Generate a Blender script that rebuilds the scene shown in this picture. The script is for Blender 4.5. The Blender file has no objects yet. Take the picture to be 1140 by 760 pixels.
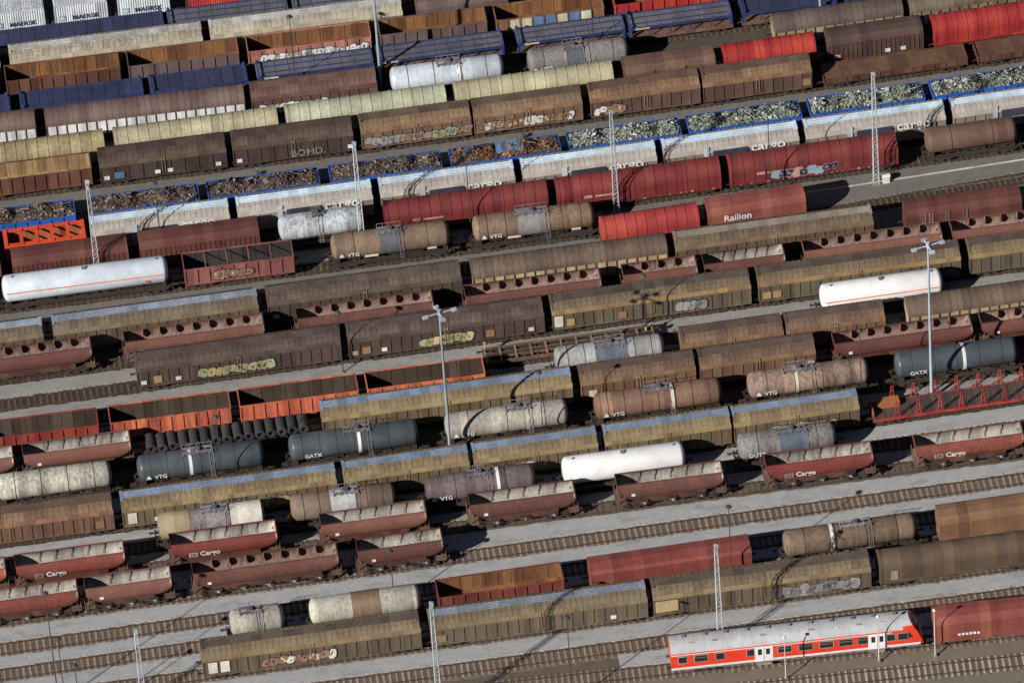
import bpy, math, random
from mathutils import Vector, Matrix
random.seed(7)
SC = bpy.context.scene
COL = SC.collection
R = math.radians

# ---------------- camera, sky, sun, exposure ----------------
PHI, TH, RHO, DIST, FPX = R(41), R(5.7), R(4.1), 850.0, 8700.0
fw = Vector((math.sin(TH)*math.cos(PHI), math.cos(TH)*math.cos(PHI), -math.sin(PHI)))
rt0 = Vector((math.cos(TH), -math.sin(TH), 0)); up0 = rt0.cross(fw)
rt = math.cos(RHO)*rt0 - math.sin(RHO)*up0
up = math.sin(RHO)*rt0 + math.cos(RHO)*up0
cam = bpy.data.cameras.new('camera'); camo = bpy.data.objects.new('camera', cam); COL.objects.link(camo)
cam.sensor_width = 36; cam.sensor_fit = 'HORIZONTAL'; cam.lens = FPX/1140*36
cam.clip_start = 10; cam.clip_end = 20000
m = Matrix.Identity(4)
for i in range(3):
    m[i][0] = rt[i]; m[i][1] = up[i]; m[i][2] = -fw[i]; m[i][3] = -DIST*fw[i]
camo.matrix_world = m
SC.camera = camo

SUN_EL, SUN_AZ = R(30), R(36.8)          # shadows run towards +x, +y at SUN_AZ from the tracks
to_sun = Vector((-math.cos(SUN_AZ)*math.cos(SUN_EL), -math.sin(SUN_AZ)*math.cos(SUN_EL), math.sin(SUN_EL)))
sun = bpy.data.lights.new('sun', 'SUN'); sun.energy = 5.0; sun.angle = R(0.5); sun.color = (1, .95, .88)
suno = bpy.data.objects.new('sun', sun); COL.objects.link(suno)
suno.rotation_euler = to_sun.to_track_quat('Z', 'Y').to_euler(); suno.location = to_sun*300
wd = bpy.data.worlds.new('World'); SC.world = wd; wd.use_nodes = True
nt = wd.node_tree; sky = nt.nodes.new('ShaderNodeTexSky'); sky.sky_type = 'NISHITA'; sky.sun_disc = False
sky.sun_elevation = SUN_EL; sky.sun_rotation = math.atan2(to_sun.x, to_sun.y); sky.air_density = .45; sky.dust_density = .3; sky.altitude = 600
bg = nt.nodes['Background']; bg.inputs['Strength'].default_value = 0.05
nt.links.new(sky.outputs[0], bg.inputs[0])
SC.view_settings.view_transform = 'Standard'; SC.view_settings.look = 'None'
SC.view_settings.exposure = 0.14; SC.view_settings.gamma = 1.0
TRACKS = {
 'R1': (64.113, -0.01796, 0.0000304),
 'R2': (59.858, -0.01519, 0.0000328),
 'R3': (56.125, -0.00188, 0.0001931),
 'R4': (52.581, -0.01167, 0.0001131),
 'R5': (48.643, -0.00421, 0.0000872),
 'R6': (43.883, -0.00737, 0.0002543),
 'R7': (39.657, 0.00291, 0.0001052),
 'R8': (35.919, -0.00081, 0.0001268),
 'R9': (28.814, 0.00255, 0.0001536),
 'R10': (24.517, -0.00015, 0.0001051),
 'R11': (20.709, -0.00334, 0.0000682),
 'R12': (16.250, -0.00814, 0.0000907),
 'R12b': (12.719, 0.01992, 0.0003823),
 'R13': (8.745, -0.00265, 0.0000206),
 'R14': (4.882, -0.00521, 0.0000016),
 'R15': (0.961, -0.00063, -0.0000510),
 'R15b': (-3.277, 0.00148, 0.0000852),
 'R16': (-7.228, -0.00493, 0.0000794),
 'R17': (-11.113, -0.00102, 0.0000411),
 'R18': (-15.544, -0.00271, 0.0000213),
 'R19': (-21.143, 0.00272, 0.0001147),
 'R20': (-25.083, -0.00229, 0.0000391),
 'R21': (-28.653, -0.01017, -0.0000518),
 'R22': (-33.277, -0.00128, 0.0000080),
 'R22b': (-37.526, 0.00193, 0.0000285),
 'R23': (-41.160, 0.00526, 0.0000106),
 'R24': (-45.918, -0.00668, -0.0000177),
 'R25': (-50.318, -0.00740, 0.0000061),
 'R26': (-54.293, -0.04450, -0.0000548),
 'R27': (-58.433, -0.04934, -0.0000646),
 'R28': (-62.558, -0.05585, -0.0000704),
}
# row, start and end along the track in metres, type, label, details
WAGONS = [
 ('R1', -50.55, -44.45, 'cont', 'white ribbed shipping container on a flat wagon, leftmost in top container row', {'n': 1, 'col': 'white_box', 'txt': 'MAERSK'}),
 ('R1', -43.35, -37.25, 'cont', 'white ribbed shipping container on a flat wagon, second in top container row', {'n': 1, 'col': 'white_box', 'txt': 'MAERSK'}),
 ('R1', -36.07, -30.12, 'cont', 'white ribbed shipping container beside a dark gap, third in top container row', {'n': 1, 'col': 'white_box', 'txt': 'MAERSK', 'swoosh': 1}),
 ('R1', -27.9, -15.16, 'cont', 'long red shipping container, fourth in top container row', {'n': 1, 'col': 'red_box'}),
 ('R1', -14.02, -1.26, 'cont', 'grey shipping container at the top edge, rightmost in top container row', {'n': 1, 'col': 'grey_box'}),
 ('R2', -57.18, -31.18, 'auto', 'blue double-deck car carrier wagon, leftmost in blue row under the containers', {}),
 ('R2', -30.77, -16.94, 'auto', 'blue double-deck car carrier wagon, second in blue row under the containers', {'open': 1}),
 ('R2', -16.43, -4.02, 'auto', 'blue double-deck car carrier wagon with grey floor, rightmost in blue row under the containers', {'open': 1}),
 ('R3', -72.31, -50.31, 'H', 'cream ribbed sliding-wall wagon with pale roof strip, leftmost in topmost cream wagon row', {'pal': 'cream'}),
 ('R3', -49.21, -27.21, 'H', 'cream ribbed sliding-wall wagon with pale roof strip, second in topmost cream wagon row', {'pal': 'cream'}),
 ('R3', -26.29, -4.33, 'H', 'cream ribbed sliding-wall wagon beneath a light mast, third in topmost cream wagon row', {'pal': 'cream'}),
 ('R3', -2.78, 7.88, 'B', 'mauve-grey smooth covered wagon, fourth in topmost cream wagon row', {'col': 'mauve', 'mark': 0.22}),
 ('R3', 10.26, 20.64, 'B', 'mauve-grey smooth covered wagon at the top edge, fifth in topmost cream wagon row', {'col': 'mauve', 'mark': 0.22}),
 ('R3', 22.92, 33.33, 'B', 'dark mauve smooth covered wagon, rightmost in topmost cream wagon row', {'col': 'mauve'}),
 ('R4', -64.12, -51.12, 'O', 'rust-filled open gondola, leftmost in top row of rusty gondolas', {'side': 'redbrown', 'inn': 'rust'}),
 ('R4', -50.02, -37.02, 'O', 'rust-filled open gondola, second in top row of rusty gondolas', {'side': 'redbrown', 'inn': 'rust'}),
 ('R4', -36.1, -23.5, 'O', 'rust-filled open gondola with brown sides, third in top row of rusty gondolas', {'side': 'mauve', 'inn': 'rust'}),
 ('R4', -22.48, -8.41, 'O', 'open gondola with pink graffitied side and rusty inside, fourth in top row of rusty gondolas', {'side': 'pink', 'inn': 'rust', 'graf': ('whitish', 0.1, 0.98)}),
 ('R4', -7.38, 4.87, 'O', 'rusty open gondola with a dark shadow across it, fifth in top row of rusty gondolas', {'side': 'mauve', 'inn': 'rust'}),
 ('R4', 5.9, 18.28, 'O', 'rusty open gondola with blue and cream side panels, sixth in top row of rusty gondolas', {'side': 'rustside', 'inn': 'rust', 'panels': 1}),
 ('R4', 19.52, 32.04, 'O', 'bright red open gondola, seventh in top row of rusty gondolas', {'side': 'red', 'inn': 'rust'}),
 ('R4', 33.08, 44.9, 'O', 'rusty open gondola at the top edge, rightmost in top row of rusty gondolas', {'side': 'redbrown', 'inn': 'rust'}),
 ('R5', -63.93, -49.93, 'auto', 'blue double-deck car carrier, leftmost in blue row below the rusty gondolas', {}),
 ('R5', -48.83, -34.83, 'auto', 'blue double-deck car carrier, second in blue row below the rusty gondolas', {}),
 ('R5', -34.12, -22.98, 'auto', 'blue double-deck car carrier, third in blue row below the rusty gondolas', {}),
 ('R5', -21.96, -8.64, 'auto', 'blue double-deck car carrier with open top deck, fourth in blue row below the rusty gondolas', {'open': 1}),
 ('R5', -8.23, 6.26, 'auto', 'blue double-deck car carrier with open top deck, fifth in blue row below the rusty gondolas', {'open': 1}),
 ('R5', 7.8, 20.16, 'auto', 'blue car carrier with grey top deck, sixth in blue row below the rusty gondolas', {'open': 2}),
 ('R5', 20.47, 32.45, 'auto', 'blue car carrier with grey top deck, seventh in blue row below the rusty gondolas', {'open': 2}),
 ('R5', 33.48, 44.46, 'auto', 'bright blue double-deck car carrier, eighth in blue row below the rusty gondolas', {}),
 ('R5', 45.28, 56.7, 'auto', 'bright blue car carrier, rightmost in blue row below the rusty gondolas', {}),
 ('R6', -69.94, -47.44, 'HF', 'round-roofed brown wagon with white side panels, leftmost in row with the silver tank', {'pal': 'whitepan'}),
 ('R6', -46.34, -23.84, 'HF', 'round-roofed brown wagon with white side panels, second in row with the silver tank', {'pal': 'whitepan'}),
 ('R6', -23.13, -8.86, 'H', 'maroon-brown sliding-wall wagon, third in row with the silver tank', {'pal': 'maroon', 'graf': ('whitish', 0.05, 0.6)}),
 ('R6', -7.64, 5.97, 'T', 'silver-white tank wagon with pale centre band, fourth in row with the silver tank', {'col': 'silver', 'band': 'white', 'ring': 4, 'plat': (0.42, 0.62)}),
 ('R6', 8.01, 20.23, 'T', 'grey tank wagon with dark hatch plate, fifth in row with the silver tank', {'col': 'grey', 'txt': 'VTG', 'sec': [(0.39, 0.56, 'dkgrey')], 'plat': (0.36, 0.55), 'ring': 4}),
 ('R6', 36.5, 51.29, 'HF', 'round-roofed brown wagon with tan side panels, sixth in row with the silver tank', {'pal': 'tanpan'}),
 ('R6', 52.12, 67.62, 'HF', 'round-roofed olive wagon with tan graffiti, rightmost in row with the silver tank', {'pal': 'olive2', 'graf': ('orange', 0.1, 0.9)}),
 ('R7', -57.72, -40.22, 'G', 'ochre-cream hooded wagon, leftmost in row of cream hoods', {'col': 'cream2'}),
 ('R7', -39.1, -20.64, 'G', 'pale cream hooded wagon, second in row of cream hoods', {'col': 'cream3'}),
 ('R7', -19.72, -1.59, 'G', 'pale greenish-cream hooded wagon, third in row of cream hoods', {'col': 'creamw'}),
 ('R7', -0.57, 17.42, 'G', 'pale yellow-cream hooded wagon, fourth in row of cream hoods', {'col': 'cream3'}),
 ('R7', 18.55, 29.12, 'B', 'dark brown covered wagon with two dark seams, fifth in row of cream hoods', {'col': 'brown', 'seams': 2}),
 ('R7', 30.04, 40.53, 'G', 'vivid red hooded wagon, sixth in row of cream hoods', {'col': 'red'}),
 ('R7', 41.77, 52.9, 'B', 'dark brown finely ribbed wagon with three white placards, seventh in row of cream hoods', {'col': 'dkbrown2', 'ribs': 1, 'plac': [(0.1, 'pinkish'), (0.62, 'white'), (0.78, 'white')]}),
 ('R7', 54.04, 71.04, 'G', 'red hooded wagon, rightmost in row of cream hoods', {'col': 'red'}),
 ('R8', -55.11, -42.11, 'O', 'red-brown open gondola, leftmost in dark row above the scrap', {'side': 'redbrown', 'inn': 'tan'}),
 ('R8', -41.2, -26.96, 'H', 'very dark brown sliding-wall wagon with blue door patch, second in dark row above the scrap', {'pal': 'dk', 'plac': [(0.05, 'white'), (0.15, 'blue'), (0.45, 'white'), (0.55, 'white'), (0.93, 'white')], 'thin': 1}),
 ('R8', -26.25, -12.68, 'H', 'very dark wagon with white painted letters, third in dark row above the scrap', {'pal': 'dk', 'txtg': 'BOMD.', 'thin': 1, 'plac': [(0.05, 'white'), (0.97, 'white')]}),
 ('R8', -11.77, 0.63, 'H', 'orange-brown wagon with silver block graffiti, fourth in dark row above the scrap', {'pal': 'brown', 'graf': ('multi', 0.03, 0.97)}),
 ('R8', 0.93, 13.25, 'H', 'brown wagon with orange and yellow graffiti, fifth in dark row above the scrap', {'pal': 'brown', 'graf': ('orange', 0.05, 0.9)}),
 ('R8', 14.17, 26.63, 'H', 'brown wagon with small orange graffiti, sixth in dark row above the scrap', {'pal': 'brown2', 'graf': ('orange', 0.03, 0.3)}),
 ('R8', 26.94, 39.33, 'H', 'brown wagon with tan right end panel, seventh in dark row above the scrap', {'pal': 'brown2', 'plac': [(0.95, 'tan')]}),
 ('R8', 40.67, 57.17, 'LO', 'low rusty brown open wagon, eighth in dark row above the scrap', {}),
 ('R8', 58.27, 74.77, 'LO', 'low rusty brown open wagon, rightmost in dark row above the scrap', {}),
 ('R9', -56.98, -44.68, 'S', 'blue open wagon heaped with mixed dark scrap, leftmost in scrap train', {'side': 'bluebright', 'load': 'dark'}),
 ('R9', -43.18, -30.83, 'S', 'blue open wagon heaped with grey-brown scrap, second in scrap train', {'side': 'bluebright', 'load': 'dark'}),
 ('R9', -29.83, -17.35, 'S', 'blue open wagon heaped with brown scrap, third in scrap train', {'side': 'bluebright', 'load': 'dark'}),
 ('R9', -16.14, -3.63, 'S', 'blue open wagon heaped with dark brown scrap, fourth in scrap train', {'side': 'bluebright', 'load': 'dark'}),
 ('R9', -2.62, 9.83, 'S', 'blue open wagon heaped with rusty scrap and a blue tarpaulin, fifth in scrap train', {'side': 'bluebright', 'load': 'rust'}),
 ('R9', 10.74, 23.33, 'S', 'blue open wagon heaped with pale metal scrap, sixth in scrap train', {'side': 'bluebright', 'load': 'silver'}),
 ('R9', 24.25, 36.98, 'S', 'blue open wagon heaped with greenish silver scrap, seventh in scrap train', {'side': 'bluebright', 'load': 'silver'}),
 ('R9', 38.0, 50.98, 'S', 'blue open wagon heaped with bright silver scrap, eighth in scrap train', {'side': 'bluebright', 'load': 'silver'}),
 ('R9', 51.9, 64.2, 'S', 'blue open wagon heaped with shiny scrap, rightmost in scrap train', {'side': 'bluebright', 'load': 'silver'}),
 ('R10', -63.03, -54.03, 'OR', 'bright orange open crate-like wagon, leftmost in white-roofed train', {}),
 ('R10', -52.93, -43.93, 'OR', 'bright orange open crate-like wagon, second in white-roofed train', {}),
 ('R10', -43.33, -27.92, 'H', 'white-roofed beige wagon lettered cargo, third in white-roofed train', {'pal': 'cargo', 'txt': 'cargo'}),
 ('R10', -27.02, -11.97, 'H', 'white-roofed beige wagon lettered cargo, fourth in white-roofed train', {'pal': 'cargo', 'txt': 'cargo'}),
 ('R10', -11.07, 3.93, 'H', 'white-roofed beige wagon lettered cargo, fifth in white-roofed train', {'pal': 'cargo', 'txt': 'cargo'}),
 ('R10', 4.83, 19.88, 'H', 'white-roofed beige wagon lettered cargo, sixth in white-roofed train', {'pal': 'cargo', 'txt': 'cargo'}),
 ('R10', 20.69, 35.89, 'H', 'white-roofed beige wagon lettered cargo, seventh in white-roofed train', {'pal': 'cargo', 'txt': 'cargo'}),
 ('R10', 36.7, 52.46, 'H', 'white-roofed beige wagon lettered cargo, eighth in white-roofed train', {'pal': 'cargo', 'txt': 'cargo'}),
 ('R10', 53.38, 68.38, 'H', 'white-roofed beige wagon lettered cargo, rightmost in white-roofed train', {'pal': 'cargo', 'txt': 'cargo'}),
 ('R11', -66.64, -53.64, 'B', 'maroon ribbed covered wagon, leftmost in crimson hood row', {'col': 'maroon', 'ribs': 1}),
 ('R11', -52.54, -39.54, 'B', 'maroon ribbed covered wagon, second in crimson hood row', {'col': 'maroon', 'ribs': 1}),
 ('R11', -38.45, -24.98, 'B', 'maroon ribbed covered wagon, third in crimson hood row', {'col': 'maroon', 'ribs': 1}),
 ('R11', -23.23, -12.98, 'T', 'short white streaked tank wagon, fourth in crimson hood row', {'col': 'whitetank', 'ring': 0, 'plat': (0.4, 0.5)}),
 ('R11', -11.08, 7.08, 'G', 'dark crimson hooded wagon, fifth in crimson hood row', {'col': 'crimson', 'marks': 1}),
 ('R11', 8.08, 26.41, 'G', 'dark crimson hooded wagon with white marks along its foot, sixth in crimson hood row', {'col': 'crimson', 'marks': 1}),
 ('R11', 27.41, 46.31, 'G', 'dark crimson hooded wagon with pale blue and pink graffiti, seventh in crimson hood row', {'col': 'crimson', 'graf': ('bluepink', 0.25, 0.62), 'marks': 1}),
 ('R11', 49.25, 60.25, 'T', 'dirty brown tank wagon, eighth in crimson hood row', {'col': 'brown', 'ring': 2}),
 ('R11', 61.35, 72.35, 'T', 'dirty brown tank wagon, rightmost in crimson hood row', {'col': 'brown', 'ring': 2}),
 ('R12', -74.39, -55.39, 'T', 'large bluish-white gas tank wagon with orange stripe, leftmost in row of beige-brown tanks', {'col': 'bluewhite', 'stripe': 'orangestripe', 'ring': 0, 'big': 1}),
 ('R12', -54.29, -35.29, 'T', 'large bluish-white gas tank wagon with orange stripe, second in row of beige-brown tanks', {'col': 'bluewhite', 'stripe': 'orangestripe', 'ring': 0, 'big': 1}),
 ('R12', -33.95, -21.83, 'O', 'pink open gondola with orange graffiti, third in row of beige-brown tanks', {'side': 'pink2', 'inn': 'dkmetal', 'graf': ('orange', 0.25, 0.62), 'bars': 1}),
 ('R12', -17.95, -4.09, 'T', 'beige-brown tank wagon with two white signs, fourth in row of beige-brown tanks', {'col': 'beigebrown', 'txt': 'VTG', 'sec': [(0.41, 0.58, 'dkgrey')], 'ring': 3, 'plat': (0.4, 0.6), 'sign': 1}),
 ('R12', -2.19, 12.0, 'T', 'beige-brown tank wagon with grey middle section, rightmost in row of beige-brown tanks', {'col': 'beigebrown2', 'txt': 'VTG', 'sec': [(0.37, 0.6, 'grey')], 'ring': 6, 'plat': (0.36, 0.62), 'sign': 1}),
 ('R12b', 12.01, 22.77, 'G', 'small red hooded wagon, leftmost in short red row', {'col': 'red2'}),
 ('R12b', 23.68, 34.79, 'B', 'faded red smooth wagon with white lettering, rightmost in short red row', {'col': 'fadedred', 'txt': 'RAILION'}),
 ('R13', -72.75, -50.25, 'H', 'olive wagon with pale blue roof strip, leftmost in row above the ore hoppers', {'pal': 'oliveblue'}),
 ('R13', -49.15, -26.65, 'H', 'olive wagon with pale blue roof strip, second in row above the ore hoppers', {'pal': 'oliveblue'}),
 ('R13', -25.66, -4.27, 'H', 'dark brown wagon with white end placard, third in row above the ore hoppers', {'pal': 'dkbr', 'plac': [(0.04, 'white')]}),
 ('R13', -3.07, 18.51, 'HF', 'brown round-roofed wagon with yellow side panels, fourth in row above the ore hoppers', {'pal': 'yellowpan'}),
 ('R13', 19.41, 41.38, 'H', 'dark olive-brown wagon with thin pale roof line, fifth in row above the ore hoppers', {'pal': 'dkolive', 'plac': [(0.04, 'white'), (0.1, 'white')]}),
 ('R13', 44.98, 57.98, 'B', 'maroon covered wagon with white ladders, sixth in row above the ore hoppers', {'col': 'maroon', 'ladders': 1}),
 ('R13', 59.08, 72.08, 'B', 'maroon covered wagon with white ladders, rightmost in row above the ore hoppers', {'col': 'maroon', 'ladders': 1}),
 ('R14', -60.36, -45.36, 'P1', 'red-brown ore hopper, leftmost in upper hopper row', {}),
 ('R14', -41.68, -26.48, 'P1', 'long red-brown ore hopper with seven braces, second in upper hopper row', {}),
 ('R14', -22.78, -7.88, 'P1', 'long red-brown ore hopper, third in upper hopper row', {}),
 ('R14', -4.27, 10.58, 'P1', 'long red-brown ore hopper, fourth in upper hopper row', {}),
 ('R14', 13.11, 21.2, 'P1', 'short red-brown ore hopper with three braces, fifth in upper hopper row', {'n': 3}),
 ('R14', 21.99, 30.89, 'P2', 'short hopper with pale dusty inside, sixth in upper hopper row', {}),
 ('R14', 33.08, 48.32, 'P1', 'long red-brown ore hopper, seventh in upper hopper row', {}),
 ('R14', 49.52, 64.52, 'P1', 'red-brown ore hopper, rightmost in upper hopper row', {}),
 ('R15', -40.96, -18.67, 'H', 'dark brown wagon with long yellow-green graffiti, leftmost in row below the upper hoppers', {'pal': 'dkbr2', 'graf': ('yellow', 0.3, 0.67), 'plac': [(0.03, 'white'), (0.1, 'orangep'), (0.2, 'white')]}),
 ('R15', -17.84, 3.65, 'H', 'dark brown wagon with yellow graffiti and orange panels, second in row below the upper hoppers', {'pal': 'dkbr2', 'graf': ('yellow', 0.36, 0.63), 'plac': [(0.03, 'pinkish'), (0.09, 'orangep'), (0.18, 'white'), (0.72, 'orangep'), (0.93, 'white')]}),
 ('R15', 4.54, 26.4, 'H', 'tan-banded wagon with green graffiti, third in row below the upper hoppers', {'pal': 'tanband', 'graf': ('green', 0.62, 0.78), 'plac': [(0.03, 'whitep'), (0.09, 'tan'), (0.35, 'tan')]}),
 ('R15', 27.24, 49.58, 'H', 'tan-banded olive wagon with tan end panels, fourth in row below the upper hoppers', {'pal': 'tanband', 'plac': [(0.04, 'tan'), (0.09, 'tan')]}),
 ('R15', 50.57, 72.57, 'H', 'tan-banded olive wagon, rightmost in row below the upper hoppers', {'pal': 'tanband'}),
 ('R15b', -3.53, 15.28, 'SK', 'brown ladder-frame container flat wagon, empty, leftmost in row of the white tank', {}),
 ('R15b', 33.17, 47.36, 'T', 'big white gas tank wagon, thin orange line, rightmost in row of the white tank', {'col': 'purewhite', 'stripe': 'orangestripe', 'ring': 0, 'big': 1}),
 ('R16', -58.91, -45.91, 'O', 'dark open gondola with red lower side, leftmost in orange gondola row', {'side': 'reddark', 'inn': 'dkload'}),
 ('R16', -44.64, -31.61, 'O', 'bright orange open gondola with dark inside, second in orange gondola row', {'side': 'orange', 'inn': 'dkload'}),
 ('R16', -30.64, -17.77, 'O', 'bright orange open gondola with dark inside, third in orange gondola row', {'side': 'orange', 'inn': 'dkload'}),
 ('R16', -16.8, -4.0, 'O', 'bright orange open gondola with dark inside, behind light mast, fourth in orange gondola row', {'side': 'orange', 'inn': 'dkload'}),
 ('R16', 3.35, 16.0, 'T', 'pale grey tank wagon with dark blue middle box, fifth in orange gondola row', {'col': 'ltgrey', 'sec': [(0.37, 0.65, 'bluegrey')], 'ring': 6, 'plat': (0.37, 0.65), 'sign': 2}),
 ('R16', 17.47, 28.59, 'H', 'brown covered wagon with pale roof rail, sixth in orange gondola row', {'pal': 'brown3', 'plac': [(0.15, 'creamp')]}),
 ('R16', 28.88, 39.73, 'H', 'brown covered wagon, seventh in orange gondola row', {'pal': 'brown3', 'plac': [(0.93, 'creamp')]}),
 ('R16', 42.3, 64.3, 'HF', 'brown round-roofed wagon with yellow side panels, rightmost in orange gondola row', {'pal': 'yellowpan'}),
 ('R17', -66.96, -55.46, 'P2', 'short red-brown hopper with pale inside, leftmost in row of the black coils', {}),
 ('R17', -54.36, -42.86, 'P2', 'short red-brown hopper with pale inside, second in row of the black coils', {}),
 ('R17', -41.6, -23.36, 'K', 'flat wagon carrying fifteen black steel coils, third in row of the black coils', {}),
 ('R17', -22.19, 4.91, 'H', 'very long ochre wagon with blue roof strip, fourth in row of the black coils', {'pal': 'ochreblue', 'plac': [(0.03, 'white')]}),
 ('R17', 5.84, 18.31, 'H', 'dark red-brown covered wagon, fifth in row of the black coils', {'pal': 'brown3', 'plac': [(0.1, 'creamp'), (0.2, 'white')]}),
 ('R17', 18.8, 31.41, 'H', 'dark red-brown covered wagon, sixth in row of the black coils', {'pal': 'brown3', 'plac': [(0.95, 'creamp')]}),
 ('R17', 33.62, 48.62, 'P1', 'long red-brown ore hopper with dark braces, seventh in row of the black coils', {}),
 ('R17', 49.72, 64.72, 'P1', 'long red-brown ore hopper with dark braces, rightmost in row of the black coils', {}),
 ('R18', -57.99, -44.99, 'T', 'cream tank wagon with dark end, leftmost in row of slate tanks', {'col': 'creamtank', 'ring': 4}),
 ('R18', -42.96, -28.61, 'T', 'dark blue-grey tank wagon with white centre band, second in row of slate tanks', {'col': 'dkblue', 'txt': 'VTG', 'band': 'white', 'bandx': 0.42, 'ring': 7, 'plat': (0.37, 0.6)}),
 ('R18', -26.63, -11.95, 'T', 'dark blue-grey tank wagon with white band, light lettering, third in row of slate tanks', {'col': 'dkblue', 'txt': 'GATX', 'band': 'white', 'bandx': 0.54, 'ring': 7, 'plat': (0.43, 0.63)}),
 ('R18', -9.77, 4.23, 'T', 'beige-grey streaked tank wagon, fourth in row of slate tanks', {'col': 'beigegrey', 'txt': 'VTG', 'band': 'cream', 'bandx': 0.67, 'ring': 3, 'plat': (0.5, 0.7)}),
 ('R18', 6.37, 20.89, 'T', 'orange-brown tank wagon with cream band, fifth in row of slate tanks', {'col': 'orangetank', 'txt': 'VTG', 'band': 'cream', 'bandx': 0.61, 'ring': 7, 'plat': (0.4, 0.62), 'endc': 'beigegrey'}),
 ('R18', 23.04, 36.87, 'T', 'rusty pinkish tank wagon with cream band, sixth in row of slate tanks', {'col': 'pinktank', 'txt': 'VTG', 'band': 'cream', 'bandx': 0.4, 'ring': 4, 'plat': (0.3, 0.55)}),
 ('R18', 39.08, 53.08, 'T', 'dark slate-blue tank wagon, seventh in row of slate tanks', {'col': 'dkblue', 'txt': 'GATX', 'band': 'white', 'bandx': 0.56, 'ring': 5}),
 ('R18', 54.18, 68.18, 'T', 'dark slate-blue tank wagon, rightmost in row of slate tanks', {'col': 'dkblue', 'band': 'white', 'bandx': 0.56, 'ring': 5}),
 ('R19', -67.84, -45.84, 'H', 'brown wagon with orange end panel, leftmost in long ochre row', {'pal': 'brown4', 'plac': [(0.93, 'orangep')]}),
 ('R19', -44.93, -21.95, 'H', 'ochre wagon with blue roof strip and white placard, second in long ochre row', {'pal': 'ochreblue', 'plac': [(0.045, 'whitep'), (0.16, 'white'), (0.22, 'white')], 'graf': ('yellow', 0.4, 0.8)}),
 ('R19', -21.18, -7.71, 'H', 'ochre wagon with blue roof strip, third in long ochre row', {'pal': 'ochreblue', 'plac': [(0.05, 'tan')]}),
 ('R19', -7.23, 6.13, 'H', 'ochre wagon with blue roof strip and orange scribbles, fourth in long ochre row', {'pal': 'ochreblue', 'graf': ('orange', 0.05, 0.6)}),
 ('R19', 6.91, 20.51, 'H', 'ochre wagon with blue roof strip behind white gas tank, fifth in long ochre row', {'pal': 'ochreblue', 'plac': [(0.07, 'tan')]}),
 ('R19', 20.8, 34.39, 'H', 'ochre wagon with blue roof strip and yellow scribble, sixth in long ochre row', {'pal': 'ochreblue', 'graf': ('yellow', 0.25, 0.78)}),
 ('R19', 35.86, 54.86, 'ST', 'flat timber wagon with red upright stakes, rightmost in long ochre row', {}),
 ('R20', -41.81, -29.7, 'T', 'grey tank wagon with yellow and white patches, leftmost in row of the spotless tank', {'col': 'mauvegrey', 'sec': [(0.02, 0.3, 'yellowpatch'), (0.68, 0.97, 'whitepatch')], 'ring': 0, 'plat': (0.42, 0.66)}),
 ('R20', -27.63, -15.73, 'T', 'brown tank wagon with pale middle, second in row of the spotless tank', {'col': 'brownbeige', 'sec': [(0.38, 0.62, 'ltgrey')], 'ring': 6, 'plat': (0.42, 0.65)}),
 ('R20', -13.23, -0.76, 'T', 'mauve-grey tank wagon with white lettering, third in row of the spotless tank', {'col': 'mauvegrey2', 'txt': 'VTG', 'tx': 0.16, 'ring': 2, 'band': 'white', 'bandx': 0.66, 'plat': (0.4, 0.6)}),
 ('R20', 1.46, 15.37, 'T', 'spotless white gas tank wagon, fourth in row of the spotless tank', {'col': 'purewhite', 'ring': 0, 'big': 1, 'bluemark': 1}),
 ('R20', 20.35, 31.64, 'T', 'grey tank wagon with blue-grey middle section, rightmost in row of the spotless tank', {'col': 'grey', 'txt': 'DUTT', 'sec': [(0.42, 0.7, 'bluegrey')], 'ring': 3, 'plat': (0.4, 0.7)}),
 ('R21', -69.49, -57.99, 'P2', 'red hopper with pale inside and white lettering, leftmost in upper of two lower hopper rows', {'col': 'hopred', 'txt': 'Cargo'}),
 ('R21', -56.89, -45.39, 'P2', 'red hopper with pale inside and white lettering, second in upper of two lower hopper rows', {'col': 'hopred', 'txt': 'Cargo'}),
 ('R21', -40.48, -29.21, 'P2', 'red hopper with pale inside and white lettering, third in upper of two lower hopper rows', {'col': 'hopred', 'txt': 'Cargo'}),
 ('R21', -24.48, -13.33, 'P2', 'brown-red hopper with pale inside, fourth in upper of two lower hopper rows', {'col': 'hopper', 'chutes': 1}),
 ('R21', -8.63, 2.6, 'P2', 'brown-red hopper with pale inside and exposed chutes, fifth in upper of two lower hopper rows', {'col': 'hopper', 'chutes': 1}),
 ('R21', 7.11, 18.41, 'P2', 'brown-red hopper with pale inside beside white tank, sixth in upper of two lower hopper rows', {'col': 'hopper', 'chutes': 1}),
 ('R21', 23.08, 34.45, 'P2', 'red hopper with white lettering and exposed chutes, seventh in upper of two lower hopper rows', {'col': 'hopred', 'chutes': 1, 'txt': 'Cargo'}),
 ('R21', 39.13, 50.63, 'P2', 'red hopper with white lettering, eighth in upper of two lower hopper rows', {'col': 'hopred', 'chutes': 1, 'txt': 'Cargo'}),
 ('R21', 51.73, 63.23, 'P2', 'red hopper with white lettering, rightmost in upper of two lower hopper rows', {'col': 'hopred', 'chutes': 1, 'txt': 'Cargo'}),
 ('R22', -62.36, -50.86, 'P2', 'brown-red hopper with pale inside, leftmost in lowest hopper row', {'col': 'hopred', 'chutes': 1}),
 ('R22', -50.05, -40.99, 'P2', 'short brown-red hopper with pale inside, second in lowest hopper row', {'col': 'hopper', 'chutes': 1, 'n': 3}),
 ('R22', -38.66, -23.33, 'P1', 'long red-brown ore hopper with dark braces, third in lowest hopper row', {'chutes': 1}),
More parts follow.
